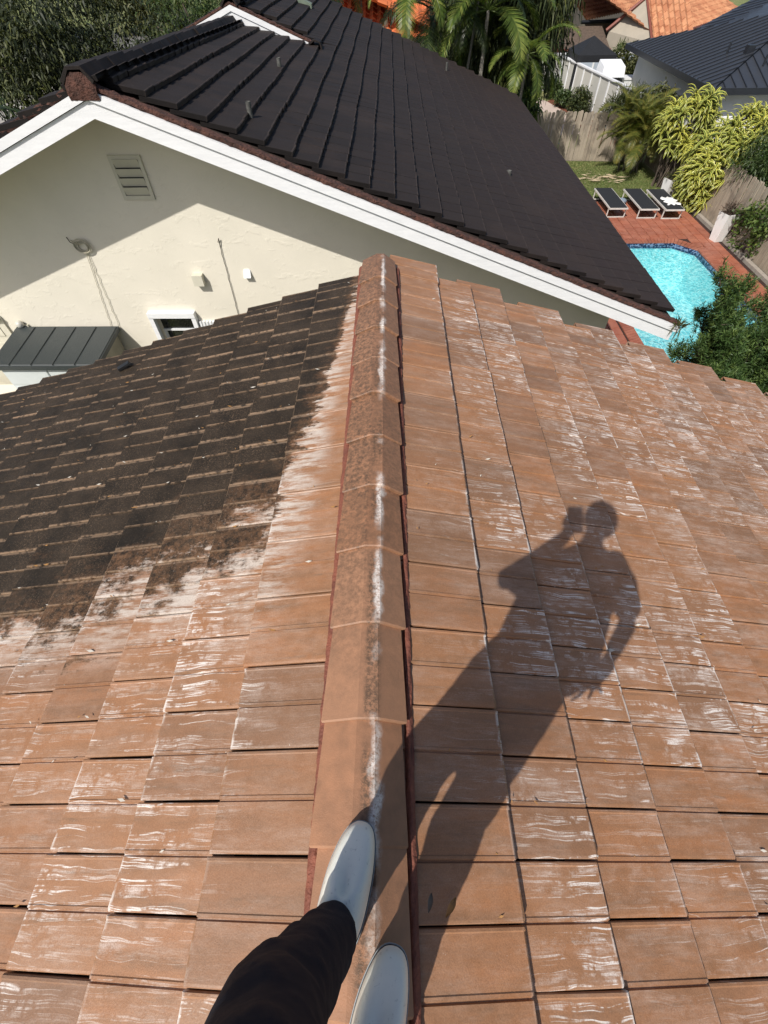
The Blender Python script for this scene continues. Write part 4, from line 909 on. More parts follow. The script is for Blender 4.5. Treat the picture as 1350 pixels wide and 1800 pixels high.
# ================================================================== NEIGHBOUR YARD
PALE = simple('pale_wall_paint', (.52, .51, .46), (.46, .45, .41), 2, .7, .3); TRIM = simple('trim_white', (.78, .79, .80), (.7, .71, .73), 3, .5, .1)
def panel_wall(label, p0, p1, h, step, face, trim, name='panel_fence', side=-1, cat='fence'):
    t = empty(name, (*p0, 0), label, cat); d = Vector((p1[0]-p0[0], p1[1]-p0[1], 0)); L = d.length; a = math.atan2(d.y, d.x); Q = Matrix.Translation((*p0, 0)) @ Matrix.Rotation(a, 4, 'Z'); n = max(1, round(L/step)); st = L/n
    pm = MB().box((.05, 0, 0), (st-.05, .04, h-.10)); pme = mesh('panel', pm.v, pm.f); pme.materials.append(face)
    qm = MB().box((-.05, -.035, 0), (.05, .06, h-.06)); qme = mesh('post', qm.v, qm.f); qme.materials.append(trim)
    for i in range(n): link('panel', pme, None, t, Q @ Matrix.Translation((i*st, 0, 0)))
    for i in range(n+1): link('post', qme, None, t, Q @ Matrix.Translation((i*st, 0, 0)))
    b = MB(); b.box((-.06, -.07, h-.058), (L+.06, .09, h), Q); b.box((0, -.02, h-.12), (L, -.001, h-.06), Q); b.build('cap_rail', trim, t)
panel_wall('white panel fence slanting away beyond the plank fence', (10.15, 36.6), (11.45, 27.4), 1.72, 1.02, PALE, TRIM)
panel_wall('shaded grey panel fence behind the low round bush', (10.1, 36.8), (8.3, 42.0), 1.7, 1.1, simple('shade_panel', (.42, .41, .38)), PALE)
panel_wall('pale blue-grey panel fence behind the black gazebo', (10.2, 39.6), (19.8, 39.6), 1.45, 1.45, simple('blue_grey_paint', (.40, .45, .52), (.36, .41, .48), 2, .6, .1), TRIM)
# gazebo
BLK = simple('black_canvas', (.014, .015, .018), (.01, .011, .013), 5, .7, .3, 60)
gz = empty('gazebo', (11.35, 35.6, 0), 'black pop-up gazebo with peaked canopy in the far yard', 'gazebo'); x0, x1, y0, y1 = 10.35, 12.45, 34.5, 36.7; cx, cy = 11.3, 35.6
b = MB(); b.add([(x0, y0, 2.0), (x1, y0, 2.0), (x1, y1, 2.0), (x0, y1, 2.0), (cx, cy, 2.62)], [(0, 1, 4), (1, 2, 4), (2, 3, 4), (3, 0, 4)]); b.build('canopy', BLK, gz)
b = MB(); b.box((x0-.005, y0-.005, 1.72), (x1+.005, y0+.01, 2.0)); b.box((x0-.005, y1-.01, 1.72), (x1+.005, y1+.005, 2.0)); b.box((x0-.006, y0+.012, 1.72), (x0+.01, y1-.012, 2.0)); b.box((x1-.01, y0+.012, 1.72), (x1+.006, y1-.012, 2.0)); b.build('valance', BLK, gz)
for x, y in ((x0+.05, y0+.05), (x1-.05, y0+.05), (x1-.05, y1-.05), (x0+.05, y1-.05)): MB().box((x-.025, y-.025, 0), (x+.025, y+.025, 1.71)).build('leg', BLK, gz)
MB().box((x0+.03, y0+.08, 0), (x0+.05, y1-.08, 1.7)).build('side_curtain', BLK, gz)
bx = empty('covered_grill', (11.9, 32.6, 0), 'white covered box-shaped grill table beside the black gazebo', 'grill'); WC = simple('white_cover', (.80, .82, .84), (.74, .76, .80), 5, .5, .4, 12, .02)
b = MB(); b.hexa([(11.15, 32.3, 1.45), (12.35, 32.3, 1.45), (12.35, 33.4, 1.62), (11.15, 33.4, 1.62), (11.2, 32.38, 1.85), (12.3, 32.38, 1.85), (12.3, 33.35, 2.0), (11.2, 33.35, 2.0)]); b.build('cover', WC, bx)
MB().box((11.25, 32.5, .0), (12.25, 33.3, 1.44)).build('cabinet', simple('dark_cabinet', (.06, .06, .065)), bx)
ac = empty('ac_unit', (13, 33.3, 0), 'square white slatted air conditioning unit right of the covered grill', 'air conditioner'); MB().box((12.5, 32.8, 0), (13.35, 33.6, 1.28)).build('casing', simple('ac_white', (.62, .64, .64)), ac)
MB().box((12.46, 32.76, 1.28), (13.39, 33.64, 1.35)).build('top', TRIM, ac)
lm = MB().box((12.54, 32.778, 0), (12.575, 32.799, 1.2)); lme = mesh('louvre', lm.v, lm.f); lme.materials.append(TRIM)
for i in range(9): link('louvre', lme, None, ac, Matrix.Translation((i*.09, 0, 0)))
# bushes of the far yard
def bush(label, c, r, mat, n=220, seed=3, l=.12, w=.07, name='bush', cat='bush', per=10): tree(name, label, cat, c, r, n, per, l, w, mat, BARK, (c[0], c[1], 0), .04, 10, seed, .1, .3, spread=.09)
bush('low round clipped bush beside the far patio', (9.75, 35.9, .55), (.65, .6, .55), G_MID, 260, 51)
bush('tall dark bush before the middle of the white panel fence', (10.2, 31.6, .5), (.45, 1.1, .6), G_DARK, 360, 52)
bush('small bush between the round bush and the tall dark bush', (9.9, 33.8, .35), (.4, .5, .35), G_MID, 200, 55)
bush('grey-green spiky bush at the near end of the white panel fence', (11.0, 27.6, .9), (1.3, .8, .9), G_DARK, 520, 53, .3, .03)
bush('clipped olive hedge before the blue-grey fence', (14.2, 36.2, .85), (2.3, 1.2, 1.1), G_OLV, 900, 54, .14, .09, 'hedge', 'hedge')
bush('dark shrub in the shade under the far end of the panel fence', (12.2, 26.5, 1.0), (.9, .9, 1.0), G_OLV, 380, 56, .2, .07)
# plank leaning and white wall behind fence on right
ww = MB().box((11.7, 21.6, 0), (22, 21.8, 2.02)).build('boundary_wall', simple('bright_white', (.80, .80, .79), (.76, .76, .75), 2, .6, .2)); tag(ww, 'bright white boundary wall below the charcoal metal roof', 'wall')
# ------------------------------------------------------------------ metal-roof house
MR = simple('charcoal_metal', (.050, .055, .066), (.043, .048, .058), 1.5, .38, .05, 3, .01, metal=.25); MRD = simple('charcoal_trim', (.022, .025, .032), rough=.4, bump=0)
mh = empty('metal_roof_house', (16, 27, 0), 'white house with charcoal standing-seam hip roof', 'house'); kx, ky, kz, sp_ = 12.45, 23.2, 2.55, .31; R_ = 5.2
b = MB(); ex, ey = 26., 33.6
apx = (kx+R_, ky+R_, kz+sp_*R_)
ridge2 = (ex, ky+R_, kz+sp_*R_)
b.add([(kx, ky, kz), (ex, ky, kz), ridge2, apx], [(0, 1, 2, 3)]); b.add([(kx, ky, kz), apx, (kx, ey, kz)], [(0, 1, 2)]); b.add([apx, ridge2, (ex, ey, kz), (kx, ey, kz)], [(0, 1, 2, 3)])
o = b.build('roof', MR, mh)
for i in range(1, 34):      # seams on the front slope
    x = kx+i*.40
    if x > ex: break
    t = min(R_, x-kx); MB().hexa([(x-.012, ky, kz+.001), (x+.012, ky, kz+.001), (x+.012, ky+t, kz+sp_*t+.001), (x-.012, ky+t, kz+sp_*t+.001), (x-.012, ky, kz+.04), (x+.012, ky, kz+.04), (x+.012, ky+t, kz+sp_*t+.04), (x-.012, ky+t, kz+sp_*t+.04)]).build('seam', MRD, mh)
for i in range(1, 26):
    y = ky+i*.40; t = min(y-ky, (ey-y)) ; t = min(t, R_)
    if t <= 0: break
    MB().hexa([(kx, y-.012, kz+.001), (kx, y+.012, kz+.001), (kx+t, y+.012, kz+sp_*t+.001), (kx+t, y-.012, kz+sp_*t+.001), (kx, y-.012, kz+.04), (kx, y+.012, kz+.04), (kx+t, y+.012, kz+sp_*t+.04), (kx+t, y-.012, kz+sp_*t+.04)]).build('seam', MRD, mh)
MB().hexa([(kx-.0, ky-.07, kz+.02), (kx+.07, ky-.0, kz+.02), (apx[0]+.07, apx[1], apx[2]+.02), (apx[0], apx[1]-.07, apx[2]+.02)]+[(kx-.0, ky-.07, kz+.07), (kx+.07, ky, kz+.07), (apx[0]+.07, apx[1], apx[2]+.07), (apx[0], apx[1]-.07, apx[2]+.07)]).build('hip_cap', MR, mh)
MB().box((kx-.04, ky-.04, kz-.20), (ex, ky+.0, kz+.0)).box((kx-.04, ky+.002, kz-.20), (kx, ey, kz-.001)).build('gutter', MRD, mh)
MB().box((kx+.01, ky+.01, kz-.12), (ex, ey, kz-.09)).build('soffit', simple('soffit_grey', (.35, .35, .34)), mh)
MB().box((kx+.6, ky+.6, 0), (ex-.5, ey-.6, kz-.122)).build('wall', simple('house_white', (.74, .74, .72), (.68, .68, .66), 2, .7, .2), mh)
MB().box((kx+3.4, ky+.57, 1.0), (kx+4.6, ky+.599, 2.2)).build('window', DK, mh)
for x, y, hgt in ((kx+1.6, ky+3.2, .35), (kx+2.2, ky+1.3, .32), (kx+3.6, ky+2.6, .3)):
    t = min(x-kx, y-ky); MB().tube([(x, y, kz+sp_*t), (x, y, kz+sp_*t+hgt)], .04, 8).build('vent_pipe', MRD, mh)
x, y = kx+1.9, ky+2.3; MB().box((x, y, kz+.5), (x+.28, y+.25, kz+.85)).build('vent_box', MRD, mh)
w2 = MB(); A_ = (14.7, 33.6, 2.55); w2.add([A_, (15.9, 32.6, 2.5), (24, 36.0, 4.4), (24.0, 41.5, 4.2), (19.0, 37.2, 3.35)], [(0, 1, 2, 3, 4)]); w2.build('rear_roof', MR, mh)
for i in range(12):
    t = i/12; p = Vector(A_).lerp(Vector((24., 41.5, 4.2)), t*.95); q = p+Vector((1.9, .55+.7*0, .28))*(1+t*1.5); MB().tube([p+Vector((0, 0, .02)), q+Vector((0, 0, .03))], .02, 4).build('seam', MRD, mh)
# ------------------------------------------------------------------ orange-tile houses
def spanish(name, c1, c2, ax):
    k = NT(name); P = k.pos(); rot = k.n('Mapping'); k.put(rot.inputs[0], P); rot.inputs['Rotation'].default_value = (0, 0, ax); q = k.n('SeparateXYZ'); k.put(q.inputs[0], rot.outputs[0])
    wv = k.math('SINE', k.math('MULTIPLY', q.outputs[0], 2*PI/.28)); st = k.math('FRACT', k.math('MULTIPLY', q.outputs[1], 1/.36))
    fl = k.n('CombineXYZ'); k.put(fl.inputs[0], k.math('FLOOR', k.math('MULTIPLY', q.outputs[0], 1/.28))); k.put(fl.inputs[1], k.math('FLOOR', k.math('MULTIPLY', q.outputs[1], 1/.36)))
    wn_ = k.n('TexWhiteNoise'); k.put(wn_.inputs['Vector'], fl.outputs[0]); c = k.mix(wn_.outputs[0], c1, c2)
    c = k.mix(k.rng(k.noise(P, .5, 4, .6), .5, .7, 0, .6), c, tuple(v*.5 for v in c2)); k.col(c).rough(.75)
    return k
O1 = spanish('orange_s_tile', (.60, .17, .055), (.46, .12, .04), 0.).m; O2 = spanish('faded_s_tile', (.50, .24, .12), (.36, .14, .065), math.radians(-49)).m
def wavy_slope(name, eave0, eave1, up_dir, slope, length, mat, parent, step=.28, crs=.36, cutter=None):
    """barrel-tile slope: real waves across and real steps down the courses"""
    e0 = Vector(eave0); e = Vector(eave1)-e0; L = e.length; e.normalize(); u = Vector((*up_dir, 0)).normalized()
    nx = int(L/step)*4+1; rows = int(length/crs); V = []; F = []; keep = []
    for r_ in range(rows):
        for k_, (s_, dz) in enumerate(((r_*crs, .045), ((r_+1)*crs, .0))):
            for i in range(nx):
                a = i*step/4; p = e0+e*a+u*s_; z = p.z+s_*slope+dz+.055*math.cos(a/step*2*PI); V.append((p.x, p.y, z))
    for r_ in range(rows):
        for i in range(nx-1):
            a = r_*2*nx+i; ctr = Vector(V[a]); fs = [(a, a+1, a+nx+1, a+nx)]
            if r_ < rows-1: fs.append((a+nx, a+nx+1, a+2*nx+1, a+2*nx))
            if cutter is None or cutter((i*step/4)/L, (r_+.5)*crs/length): F += fs
    me = mesh(name, V, F, smooth=False); return link(name, me, mat, parent)
oh = empty('orange_tile_house', (-1.5, 40, 0), 'pale-walled house with vivid orange barrel-tile roof behind the palms', 'house')
rf = wavy_slope('roof', (-4.4, 33.5, 2.85), (2.95, 33.5, 2.85), (0, 1), .34, 9, O1, oh, .40, .5); rf2 = wavy_slope('roof', (2.95, 33.5, 2.85), (2.95, 51, 2.85), (-1, 0), .34, 7.4, O1, oh, .40, .5, lambda a, c: True)
LAT = NT('breeze_block'); P = LAT.pos(); c1 = LAT.math('SINE', LAT.math('MULTIPLY', LAT.xyz()[0], 2*PI/.22)); c2 = LAT.math('SINE', LAT.math('MULTIPLY', LAT.xyz()[2], 2*PI/.2)); LAT.col(LAT.mix(LAT.rng(LAT.math('MULTIPLY', c1, c2), .25, .45), (.62, .56, .44), (.12, .10, .08))).rough(.8)
MB().box((-4.2, 34.1, 0), (2.4, 50, 2.80)).build('wall', PALE, oh); MB().box((.2, 34.04, .6), (2.3, 34.098, 2.6)).build('lattice_panel', LAT.m, oh)
b = MB()
hc = mesh('hip_tile', *cap_geo(.5, .16, .06, .1, .02)); hc.materials.append(O1)
for i in range(9): link('hip_tile', hc, None, oh, Matrix.Translation((-3.4+i*.40, 33.2+i*.0, 3.15-.02*i)) @ Matrix.Rotation(-PI/2, 4, 'Z'))
fh = empty('faded_tile_house', (20, 46, 0), 'tan house with faded terracotta barrel-tile roof and small cross gable at top right', 'house')
e = Vector((.647, .762, 0)); E0 = Vector((16.9, 39.9, 1.95)); E1 = E0+e*17
wavy_slope('roof', E0-e*.4, E1, (-.762, .647), .36, 9.5, O2, fh, .36, .42)
# cross gable
G0 = Vector((16.05, 39.2, 1.95)); wavy_slope('gable_roof', G0, G0+Vector((2.6, .15, 0)), (-.05, 1), .62, 2.6, O2, fh, .36, .42)
TAN = simple('tan_wall', (.34, .30, .24), (.29, .26, .21), 2, .8, .2); REDT = simple('red_trim', (.22, .07, .05), rough=.6, bump=0)
pk = G0+Vector((-.15, 2.7, 1.62))
b = MB(); L0 = Vector((14.15, 41.4, 0)); b.add([(G0.x+.15, G0.y+.2, 0), (G0.x+.15, G0.y+.2, 1.85), tuple(pk-Vector((0, 0, .1))), (L0.x, L0.y+.6, 2.1), (L0.x, L0.y+.6, 0)], [(0, 1, 2, 3, 4)])
b.build('gable_wall', TAN, fh)
q = E0-e*.2; b = MB(); b.add([(q.x-.3, q.y+.3, 0), ((q+e*17).x-.3, (q+e*17).y+.3, 0), ((q+e*17).x-.3, (q+e*17).y+.3, 1.95), (q.x-.3, q.y+.3, 1.95)], [(0, 1, 2, 3)]); b.build('wall', TAN, fh)
b = MB(); b.tube([G0+Vector((0, 0, -.05)), pk+Vector((0, 0, -.02))], .07, 6).tube([pk+Vector((0, 0, -.02)), (L0.x-.2, L0.y+.5, 2.15)], .09, 6).build('rake_board', REDT, fh)
MB().tube([E0, E1], .07, 6).tube([G0, G0+Vector((2.6, .15, 0))], .07, 6).build('eave_board', REDT, fh)
wavy_slope('roof', (13.2, 44.2, 2.35), (19, 50.5, 2.35), (-.3, 1), .34, 9, O2, fh, .36, .42)
b = MB(); b.add([(12.9, 44.4, 0), (16.5, 46.5, 0), (16.5, 46.5, 2.3), (12.9, 44.4, 2.3)], [(0, 1, 2, 3)]); b.build('wall', TAN, fh); MB().tube([(12.9, 44.2, 2.3), (15.3, 44.6, 2.3)], .10, 6).build('eave_board', MRD, fh)
sh = empty('shingle_shed', (13.6, 42.5, 0), 'low shed with brown shingle roof behind the black gazebo', 'shed'); SHG = simple('brown_shingle', (.13, .095, .07), (.07, .05, .04), 8, .9, .5, 14, .03)
b = MB(); b.add([(11.0, 41.0, 1.45), (14.2, 41.0, 1.45), (14.1, 43.4, 2.2), (11.0, 43.4, 2.2)], [(0, 1, 2, 3)]); b.build('roof', SHG, sh); MB().box((11.1, 41.2, 0), (14.1, 43.2, 1.4)).build('wall', REDT, sh)
MB().box((11.0, 40.95, 1.36), (14.25, 41.0, 1.46)).build('eave_board', REDT, sh)
bush('spiky pale shrub against the tan gable wall', (15.0, 40.6, .9), (.7, .5, .9), G_BR, 160, 57, .35, .05)
pole = MB().tube([(11.6, 43.6, 0), (12.2, 43.6, 5.5)], .07, 8).build('utility_pole', PBARK); tag(pole, 'thin leaning grey pole beside the dark tree', 'pole')
dh = MB(); dh.box((-2, 62, 0), (26, 70, 3.6)); o = dh.build('dark_house', simple('far_dark_wall', (.10, .09, .08))); tag(o, 'dark far building behind the orange roofs', 'building')
# ================================================================== LEAVES, CHIPS AND DEBRIS ON THE ROOF
DRY = simple('dry_leaf', (.42, .22, .06), (.25, .12, .05), 30, .7, .3); CHIP = simple('pale_chip', (.62, .58, .50), rough=.8, bump=0)
def roofz(x, y): s_ = -1 if x < 0 else 1; return slopeA(s_, x)+TH+.026
V = []
for i in range(460):
    s_ = -1 if random.random() < .62 else 1; row = random.randint(0, 11); first, ex = (.522, .315) if s_ < 0 else (.445, .29); x = s_*(first+row*ex-random.uniform(.0, ex)); y = -.020+T/2*random.randint(-8, 25)+random.gauss(0, .006)
    if y > 3.6: continue
    l = random.uniform(.005, .020); a = random.uniform(0, PI); z = roofz(x, y)+.006; d = Vector((math.cos(a), math.sin(a)*.4, 0))*l; w_ = Vector((-math.sin(a)*.4, math.cos(a), 0))*l*.35; c = Vector((x, y, z))
    V.append([(c-d)[:], (c+w_)[:], (c+d+Vector((0, 0, .004)))[:], (c-w_)[:]])
V = np.array(V); k = len(V)//2
tag(numpy_mesh('roof_chips', V[:k], 4, CHIP), 'pale chips and droppings scattered over the terracotta tiles', 'debris', kind='stuff')
tag(numpy_mesh('leaf_litter', V[k:], 4, DRY), 'dry brown leaf bits caught in the tile joints', 'debris', kind='stuff')
def dead_leaf(x, y, l, a, label, m=DRY):
    v = []; f = []
    for j in range(7):
        t = j/6; w_ = .32*l*math.sin(PI*min(1, t*.9+.06)); zz = .012*math.sin(t*3.)
        for s_ in (-1, 0, 1): v.append(((t-.5)*l, s_*w_*.5, zz+(.006 if s_ else 0)))
    for j in range(6):
        for q in range(2): a0 = j*3+q; f.append((a0, a0+1, a0+4, a0+3))
    o = link('dead_leaf', mesh('dead_leaf', v, f, smooth=True), m, None, Matrix.Translation((x, y, roofz(x, y)+.004)) @ Matrix.Rotation(a, 4, 'Z') @ Matrix.Rotation(.3, 4, 'Y')); tag(o, label, 'leaf', 'dead leaves on the roof')
dead_leaf(.225, -.135, .055, .9, 'curled yellow-brown leaf on the first right course near the boots'); dead_leaf(.165, -.125, .045, 1.3, 'grey-brown curled leaf beside the yellow-brown one', simple('grey_leaf', (.16, .13, .10)))
o = MB().box((-.06, -.022, 0), (.05, .022, .022)).box((.0, -.03, .006), (.07, -.023, .016)).build('plastic_clip', simple('black_plastic', (.02, .02, .02), rough=.35, bump=0)); o.location = (-2.27, 3.36, roofz(-2.27, 3.3)+.01); o.rotation_euler = (0, -.3, .5); tag(o, 'small black plastic clip lying on the dark left slope', 'clip')
# small plant growing at the corner of the white board
palm_ = numpy_mesh('eave_weed', leaves(np.tile([[4.33, 6.16, 2.86]], (46, 1))+rng.normal(0, .03, (46, 3)), rdir(46, .8), rng.uniform(.10, .22, 46), .02, .1), 4, G_OLV, None, rng.uniform(0, 1, 46)); tag(palm_, 'small weed sprouting at the low end of the white gable board', 'weed')
# dead fronds on lawn
V = leaves(np.stack([rng.uniform(8.0, 9.4, 90), 22.0+rng.normal(0, .25, 90), np.full(90, .07)], 1), np.stack([rng.normal(0, 1, 90), rng.normal(0, .3, 90), np.zeros(90)], 1)/1.2, .4, .04); tag(numpy_mesh('dry_fronds', V, 4, simple('straw', (.45, .36, .24), rough=.9, bump=0)), 'dry palm frond litter lying on the lawn', 'litter', kind='stuff')
# ================================================================== PERSON (photographer seen from the eyes down)
SK = NT('skin'); P = SK.pos(); SK.col(SK.mix(SK.noise(P, 30, 3), (.36, .20, .13), (.42, .25, .17))).rough(.5); SK.b.inputs['Subsurface Weight'].default_value = .05; SK = SK.m
NAVY = NT('navy_trouser_cloth'); P = NAVY.pos(); NAVY.col(NAVY.mix(NAVY.noise(P, 300, 2), (.010, .0115, .020), (.014, .0155, .026))).rough(.8); NAVY.b.inputs['Specular IOR Level'].default_value = .2; NAVY.b.inputs['Sheen Weight'].default_value = .0
NAVY.bump(NAVY.math('ADD', NAVY.noise(P, 900, 2), NAVY.math('MULTIPLY', NAVY.noise(P, 14, 3, .5), 6)), .35, .004); NAVY = NAVY.m
Z0 = 4.93
def V3(x, y, z): return Vector((x, y, z+4.9))
body = MB()
hd = V3(.078, -.205, 1.80)
body.ell(hd, (.075, .095, .115)); body.ell(hd+Vector((0, .035, -.05)), (.055, .065, .07)); body.ell(hd+Vector((0, .105, -.02)), (.014, .02, .025))
for s_ in (-1, 1): body.ell(hd+Vector((s_*.077, -.005, -.01)), (.012, .022, .032)); body.ell(hd+Vector((s_*.03, .082, .01)), (.016, .012, .011))
body.ell(hd+Vector((0, .092, -.065)), (.024, .012, .008))
body.tube([V3(.085, -.225, 1.56), V3(.085, -.215, 1.65), V3(.08, -.205, 1.74)], [.062, .054, .055], 14)
body.tube([V3(.02, -.30, .98), V3(.03, -.29, 1.15), V3(.06, -.27, 1.35), V3(.08, -.25, 1.48), V3(.085, -.235, 1.56)], [(.15, .10), (.135, .095), (.165, .105), (.15, .09), (.07, .06)], 20)
# arms
body.tube([V3(-.06, -.245, 1.49), V3(-.13, -.21, 1.38), V3(-.20, -.14, 1.26)], [.052, .045, .038], 12)
body.tube([V3(-.20, -.14, 1.26), V3(-.09, -.12, 1.38), V3(.018, -.085, 1.50)], [.045, .042, .034], 12)
body.tube([V3(.22, -.255, 1.49), V3(.33, -.28, 1.32), V3(.395, -.30, 1.10)], [.052, .046, .038], 12)
body.tube([V3(.395, -.30, 1.10), V3(.380, -.29, .96), V3(.36, -.27, .81)], [.042, .038, .03], 12)
# left hand round the phone
pc = V3(.045, -.028, 1.585)
body.tube([V3(.018, -.085, 1.50), V3(.03, -.062, 1.54)], [(.028, .02), (.036, .016)], 12)
for i in range(4):
    z = 1.535+i*.019; body.tube([V3(.020, -.062, z), V3(.0, -.040, z+.004), V3(-.003, -.026, z+.005), V3(.008, -.018, z+.004)], [.009, .0085, .0075, .007], 8)
body.tube([V3(.04, -.065, 1.535), V3(.075, -.052, 1.55), V3(.092, -.035, 1.572)], [.012, .010, .009], 8)
body.ell(V3(.028, -.066, 1.565), (.042, .022, .05)); body.ell(V3(.05, -.075, 1.60), (.03, .02, .045))
# right hand open with spread fingers
wr = V3(.36, -.27, .81); body.tube([wr, wr+Vector((-.012, .01, -.045)), wr+Vector((-.02, .015, -.085))], [(.028, .020), (.042, .016), (.040, .013)], 14)
for i, (dx, ln) in enumerate(((-.036, .085), (-.012, .098), (.012, .092), (.034, .074))):
    p = wr+Vector((-.02+dx, .015, -.085)); d = Vector((dx*1.7-.008, .010, -.075)).normalized(); body.tube([p, p+d*ln*.5, p+d*ln*.5+(d+Vector((0, .25, 0))).normalized()*ln*.55], [.010, .009, .007], 8)
p = wr+Vector((-.035, .012, -.025)); body.tube([p, p+Vector((-.035, .012, -.025)), p+Vector((-.062, .02, -.045))], [.012, .0105, .008], 8)
# legs under the trousers
LA, LK, LH = V3(-.09, -.175, .10), V3(-.145, -.230, .53), V3(-.09, -.33, 1.0); RA, RK, RH = V3(-.02, -.425, .10), V3(-.055, -.42, .52), V3(.085, -.33, 1.0)
for A, K, H in ((LA, LK, LH), (RA, RK, RH)): body.tube([A, A.lerp(K, .6), K, K.lerp(H, .5), H], [.04, .052, .055, .07, .085], 12)
person = body.build('person', SK); remesh(person, .0085, 2)
tag(person, 'photographer on the roof ridge in navy trousers and white rubber boots, one arm raised', 'person')
def cloth(name, mb, mat, vox, strength, scale=.08, sm=4):
    o = mb.build(name, mat, person); remesh(o, vox, sm); tx = bpy.data.textures.new(name, 'CLOUDS'); tx.noise_scale = scale; tx.noise_depth = 2
    d = o.modifiers.new('d', 'DISPLACE'); d.texture = tx; d.strength = strength; d.mid_level = .5; d.texture_coords = 'GLOBAL'; return o
tr = MB()
def trouser(A, K, H, r0, rk, rh):
    pts = []; rad = []
    for i in range(25):
        t = i/24; p = A.lerp(K, t/.5) if t < .5 else K.lerp(H, (t-.5)/.5); c = math.exp(-((t-.5)/.16)**2); p = p+Vector((0, .006*c, 0))
        fold = .0025*math.sin(t*62)*math.exp(-(t/.22)**2)+.0025*math.sin(t*45+1)*math.exp(-((t-.5)/.14)**2)
        pts.append(p); rad.append(r0+(rk-r0)*min(1, t/.5)+max(0, t-.5)*2*(rh-rk)+fold)
    tr.tube(pts, rad, 24)
trouser(LA+Vector((.006, .012, .035)), LK, LH,   .060, .088, .13); trouser(RA+Vector((0, .012, .035)), RK, RH, .060, .080, .11)
tr.ell(V3(.02, -.305, 1.02), (.20, .14, .14))
cloth('trousers', tr, NAVY, .0075, .020, .085, 3)
# seam & hem
sh_ = MB(); sh_.tube([V3(.04, -.33, .92), V3(.05, -.31, 1.12), V3(.06, -.27, 1.35), V3(.08, -.25, 1.49), V3(.085, -.235, 1.58)], [(.235, .115), (.24, .135), (.225, .145), (.19, .115), (.085, .07)], 24)
sh_.tube([V3(-.05, -.245, 1.50), V3(-.13, -.21, 1.38), V3(-.17, -.165, 1.31)], [.08, .075, .07], 16); sh_.tube([V3(.21, -.255, 1.50), V3(.33, -.28, 1.32), V3(.375, -.295, 1.18)], [.078, .072, .065], 16)
cloth('shirt', sh_, simple('grey_shirt', (.10, .10, .11), rough=.85), .011, .014)
hr = MB(); hr.ell(hd+Vector((0, -.012, .018)), (.094, .108, .115)); remesh(hr.build('hair', simple('dark_hair', (.02, .015, .012), rough=.6), person), .009, 2)
# boots
RUB = NT('white_rubber'); P = RUB.pos(); st = RUB.math('MULTIPLY', RUB.rng(RUB.noise(P, 60, 5, .75, .5), .60, .70), .5)
cc = RUB.mix(RUB.rng(RUB.noise(P, 9, 4, .6), .35, .65), (.86, .84, .75), (.80, .79, .71)); cc = RUB.mix(st, cc, (.20, .19, .17)); RUB.col(cc).rough(RUB.rng(RUB.noise(P, 25, 3), .3, .7, .30, .48)); RUB.bump(RUB.noise(P, 40, 3), .12, .003); RUB = RUB.m
SOLE = simple('dark_sole', (.03, .035, .042), rough=.6, bump=0); SOLW = simple('sole_rim', (.38, .41, .43), rough=.5, bump=.1)
def outline(L, Wt, Wh, off=0.):
    o = []
    for i in range(40):
        a = 2*PI*i/40; c, s_ = math.cos(a), math.sin(a); y = s_*L/2; t = (s_+1)/2; w = (Wh*(1-t)+Wt*t)/2*(1+.10*math.sin(PI*t*1.6)); n_ = 2.5
        x = math.copysign(abs(c)**(2/n_), c)*w; y = math.copysign(abs(s_)**(2/n_), s_)*L/2; o.append((x*(1+off/w if w > .02 else 1)+.010*t*t, y*(1+2*off/L)))
    return o
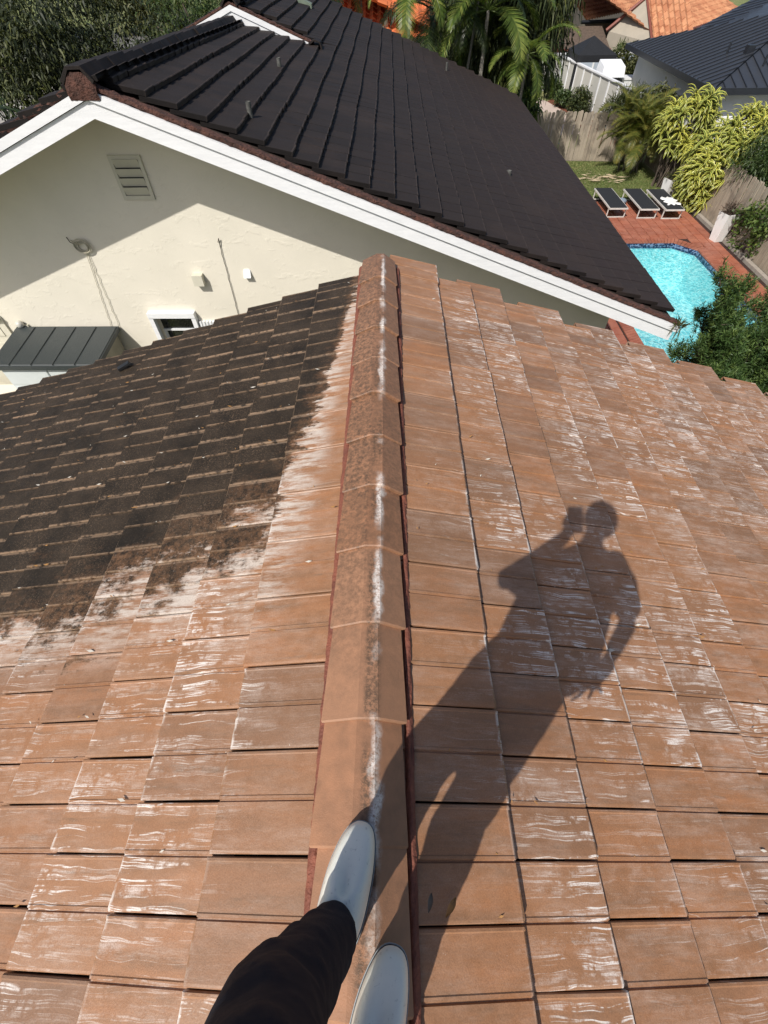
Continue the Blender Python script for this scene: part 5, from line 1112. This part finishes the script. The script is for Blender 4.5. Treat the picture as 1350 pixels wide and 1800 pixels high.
def boot(M, label=None):
    L = .315; lay = [(0., 1.), (.018, 1.02), (.035, 1.0), (.055, .955), (.072, .87), (.085, .74), (.094, .56), (.099, .34), (.101, .10)]
    ol = outline(L, .132, .098); V = []; F = []; n = len(ol)
    for z, k in lay:
        for x, y in ol: V.append(M @ Vector((x*k, (y-.02)*k+.02*(1 if k > .5 else 1)-(1-k)*.035, z+.012-(.028*max(0, (y-.03)/.12)*(z/.1) if y > .03 else 0))))
    for j in range(len(lay)-1):
        for i in range(n): F.append((j*n+i, j*n+(i+1) % n, (j+1)*n+(i+1) % n, (j+1)*n+i))
    F.append(tuple(range(n-1, -1, -1))); F.append(tuple((len(lay)-1)*n+i for i in range(n)))
    b = MB(); b.add(V, F); b.tube([M @ Vector((0, -.075, .05)), M @ Vector((0, -.085, .12)), M @ Vector((0, -.075, .16)), M @ Vector((-.004, -.08, .20))], [(.050, .070), (.044, .054), (.040, .046), (.036, .040)], 20)
    o = b.build('boot', RUB, person); remesh(o, .0055, 5); bo = o
    so_ = MB(); s1 = outline(L, .132, .098, .0045); so_.add([M @ Vector((x, y, z)) for z in (.004, .012) for x, y in s1], [tuple(range(39, -1, -1)), tuple(range(40, 80))]+[(i, (i+1) % 40, 40+(i+1) % 40, 40+i) for i in range(40)])
    so_.build('sole', SOLW, bo)
    so2 = MB(); s2 = outline(L, .132, .098, .0025); so2.add([M @ Vector((x, y, z)) for z in (.0125, .019) for x, y in s2], [tuple(range(39, -1, -1)), tuple(range(40, 80))]+[(i, (i+1) % 40, 40+(i+1) % 40, 40+i) for i in range(40)]); so2.build('welt', SOLE, bo)
    s3 = MB(); s3.add([M @ Vector((x*.96, y*.97, z)) for z in (-.004, .0035) for x, y in s1], [tuple(range(39, -1, -1)), tuple(range(40, 80))]+[(i, (i+1) % 40, 40+(i+1) % 40, 40+i) for i in range(40)]); s3.build('tread', SOLE, bo)
a1 = math.radians(-13); d1 = Vector((-math.sin(a1), math.cos(a1), 0)); toe = Vector((-.032, .060, Z0+.003)); boot(Matrix.Translation(toe-d1*.158) @ Matrix.Rotation(a1, 4, 'Z'))
a2 = math.radians(-14); d2 = Vector((-math.sin(a2), math.cos(a2), 0)); toe = Vector((.055, -.195, Z0+.003)); boot(Matrix.Translation(toe-d2*.158) @ Matrix.Rotation(a2, 4, 'Z'))
# phone: camera looks out of its back, tilted down
PH = MB(); Mp = Matrix.Translation((.045, -.012, 6.508)) @ Matrix.Rotation(math.radians(37), 4, 'X'); PH.box((-.046, -.115, .012), (.040, .034, .020), Mp)
ph = PH.build('smartphone', simple('phone_black', (.02, .02, .022), rough=.3, bump=0)); tag(ph, 'black smartphone held up in front of the face of the photographer', 'phone')
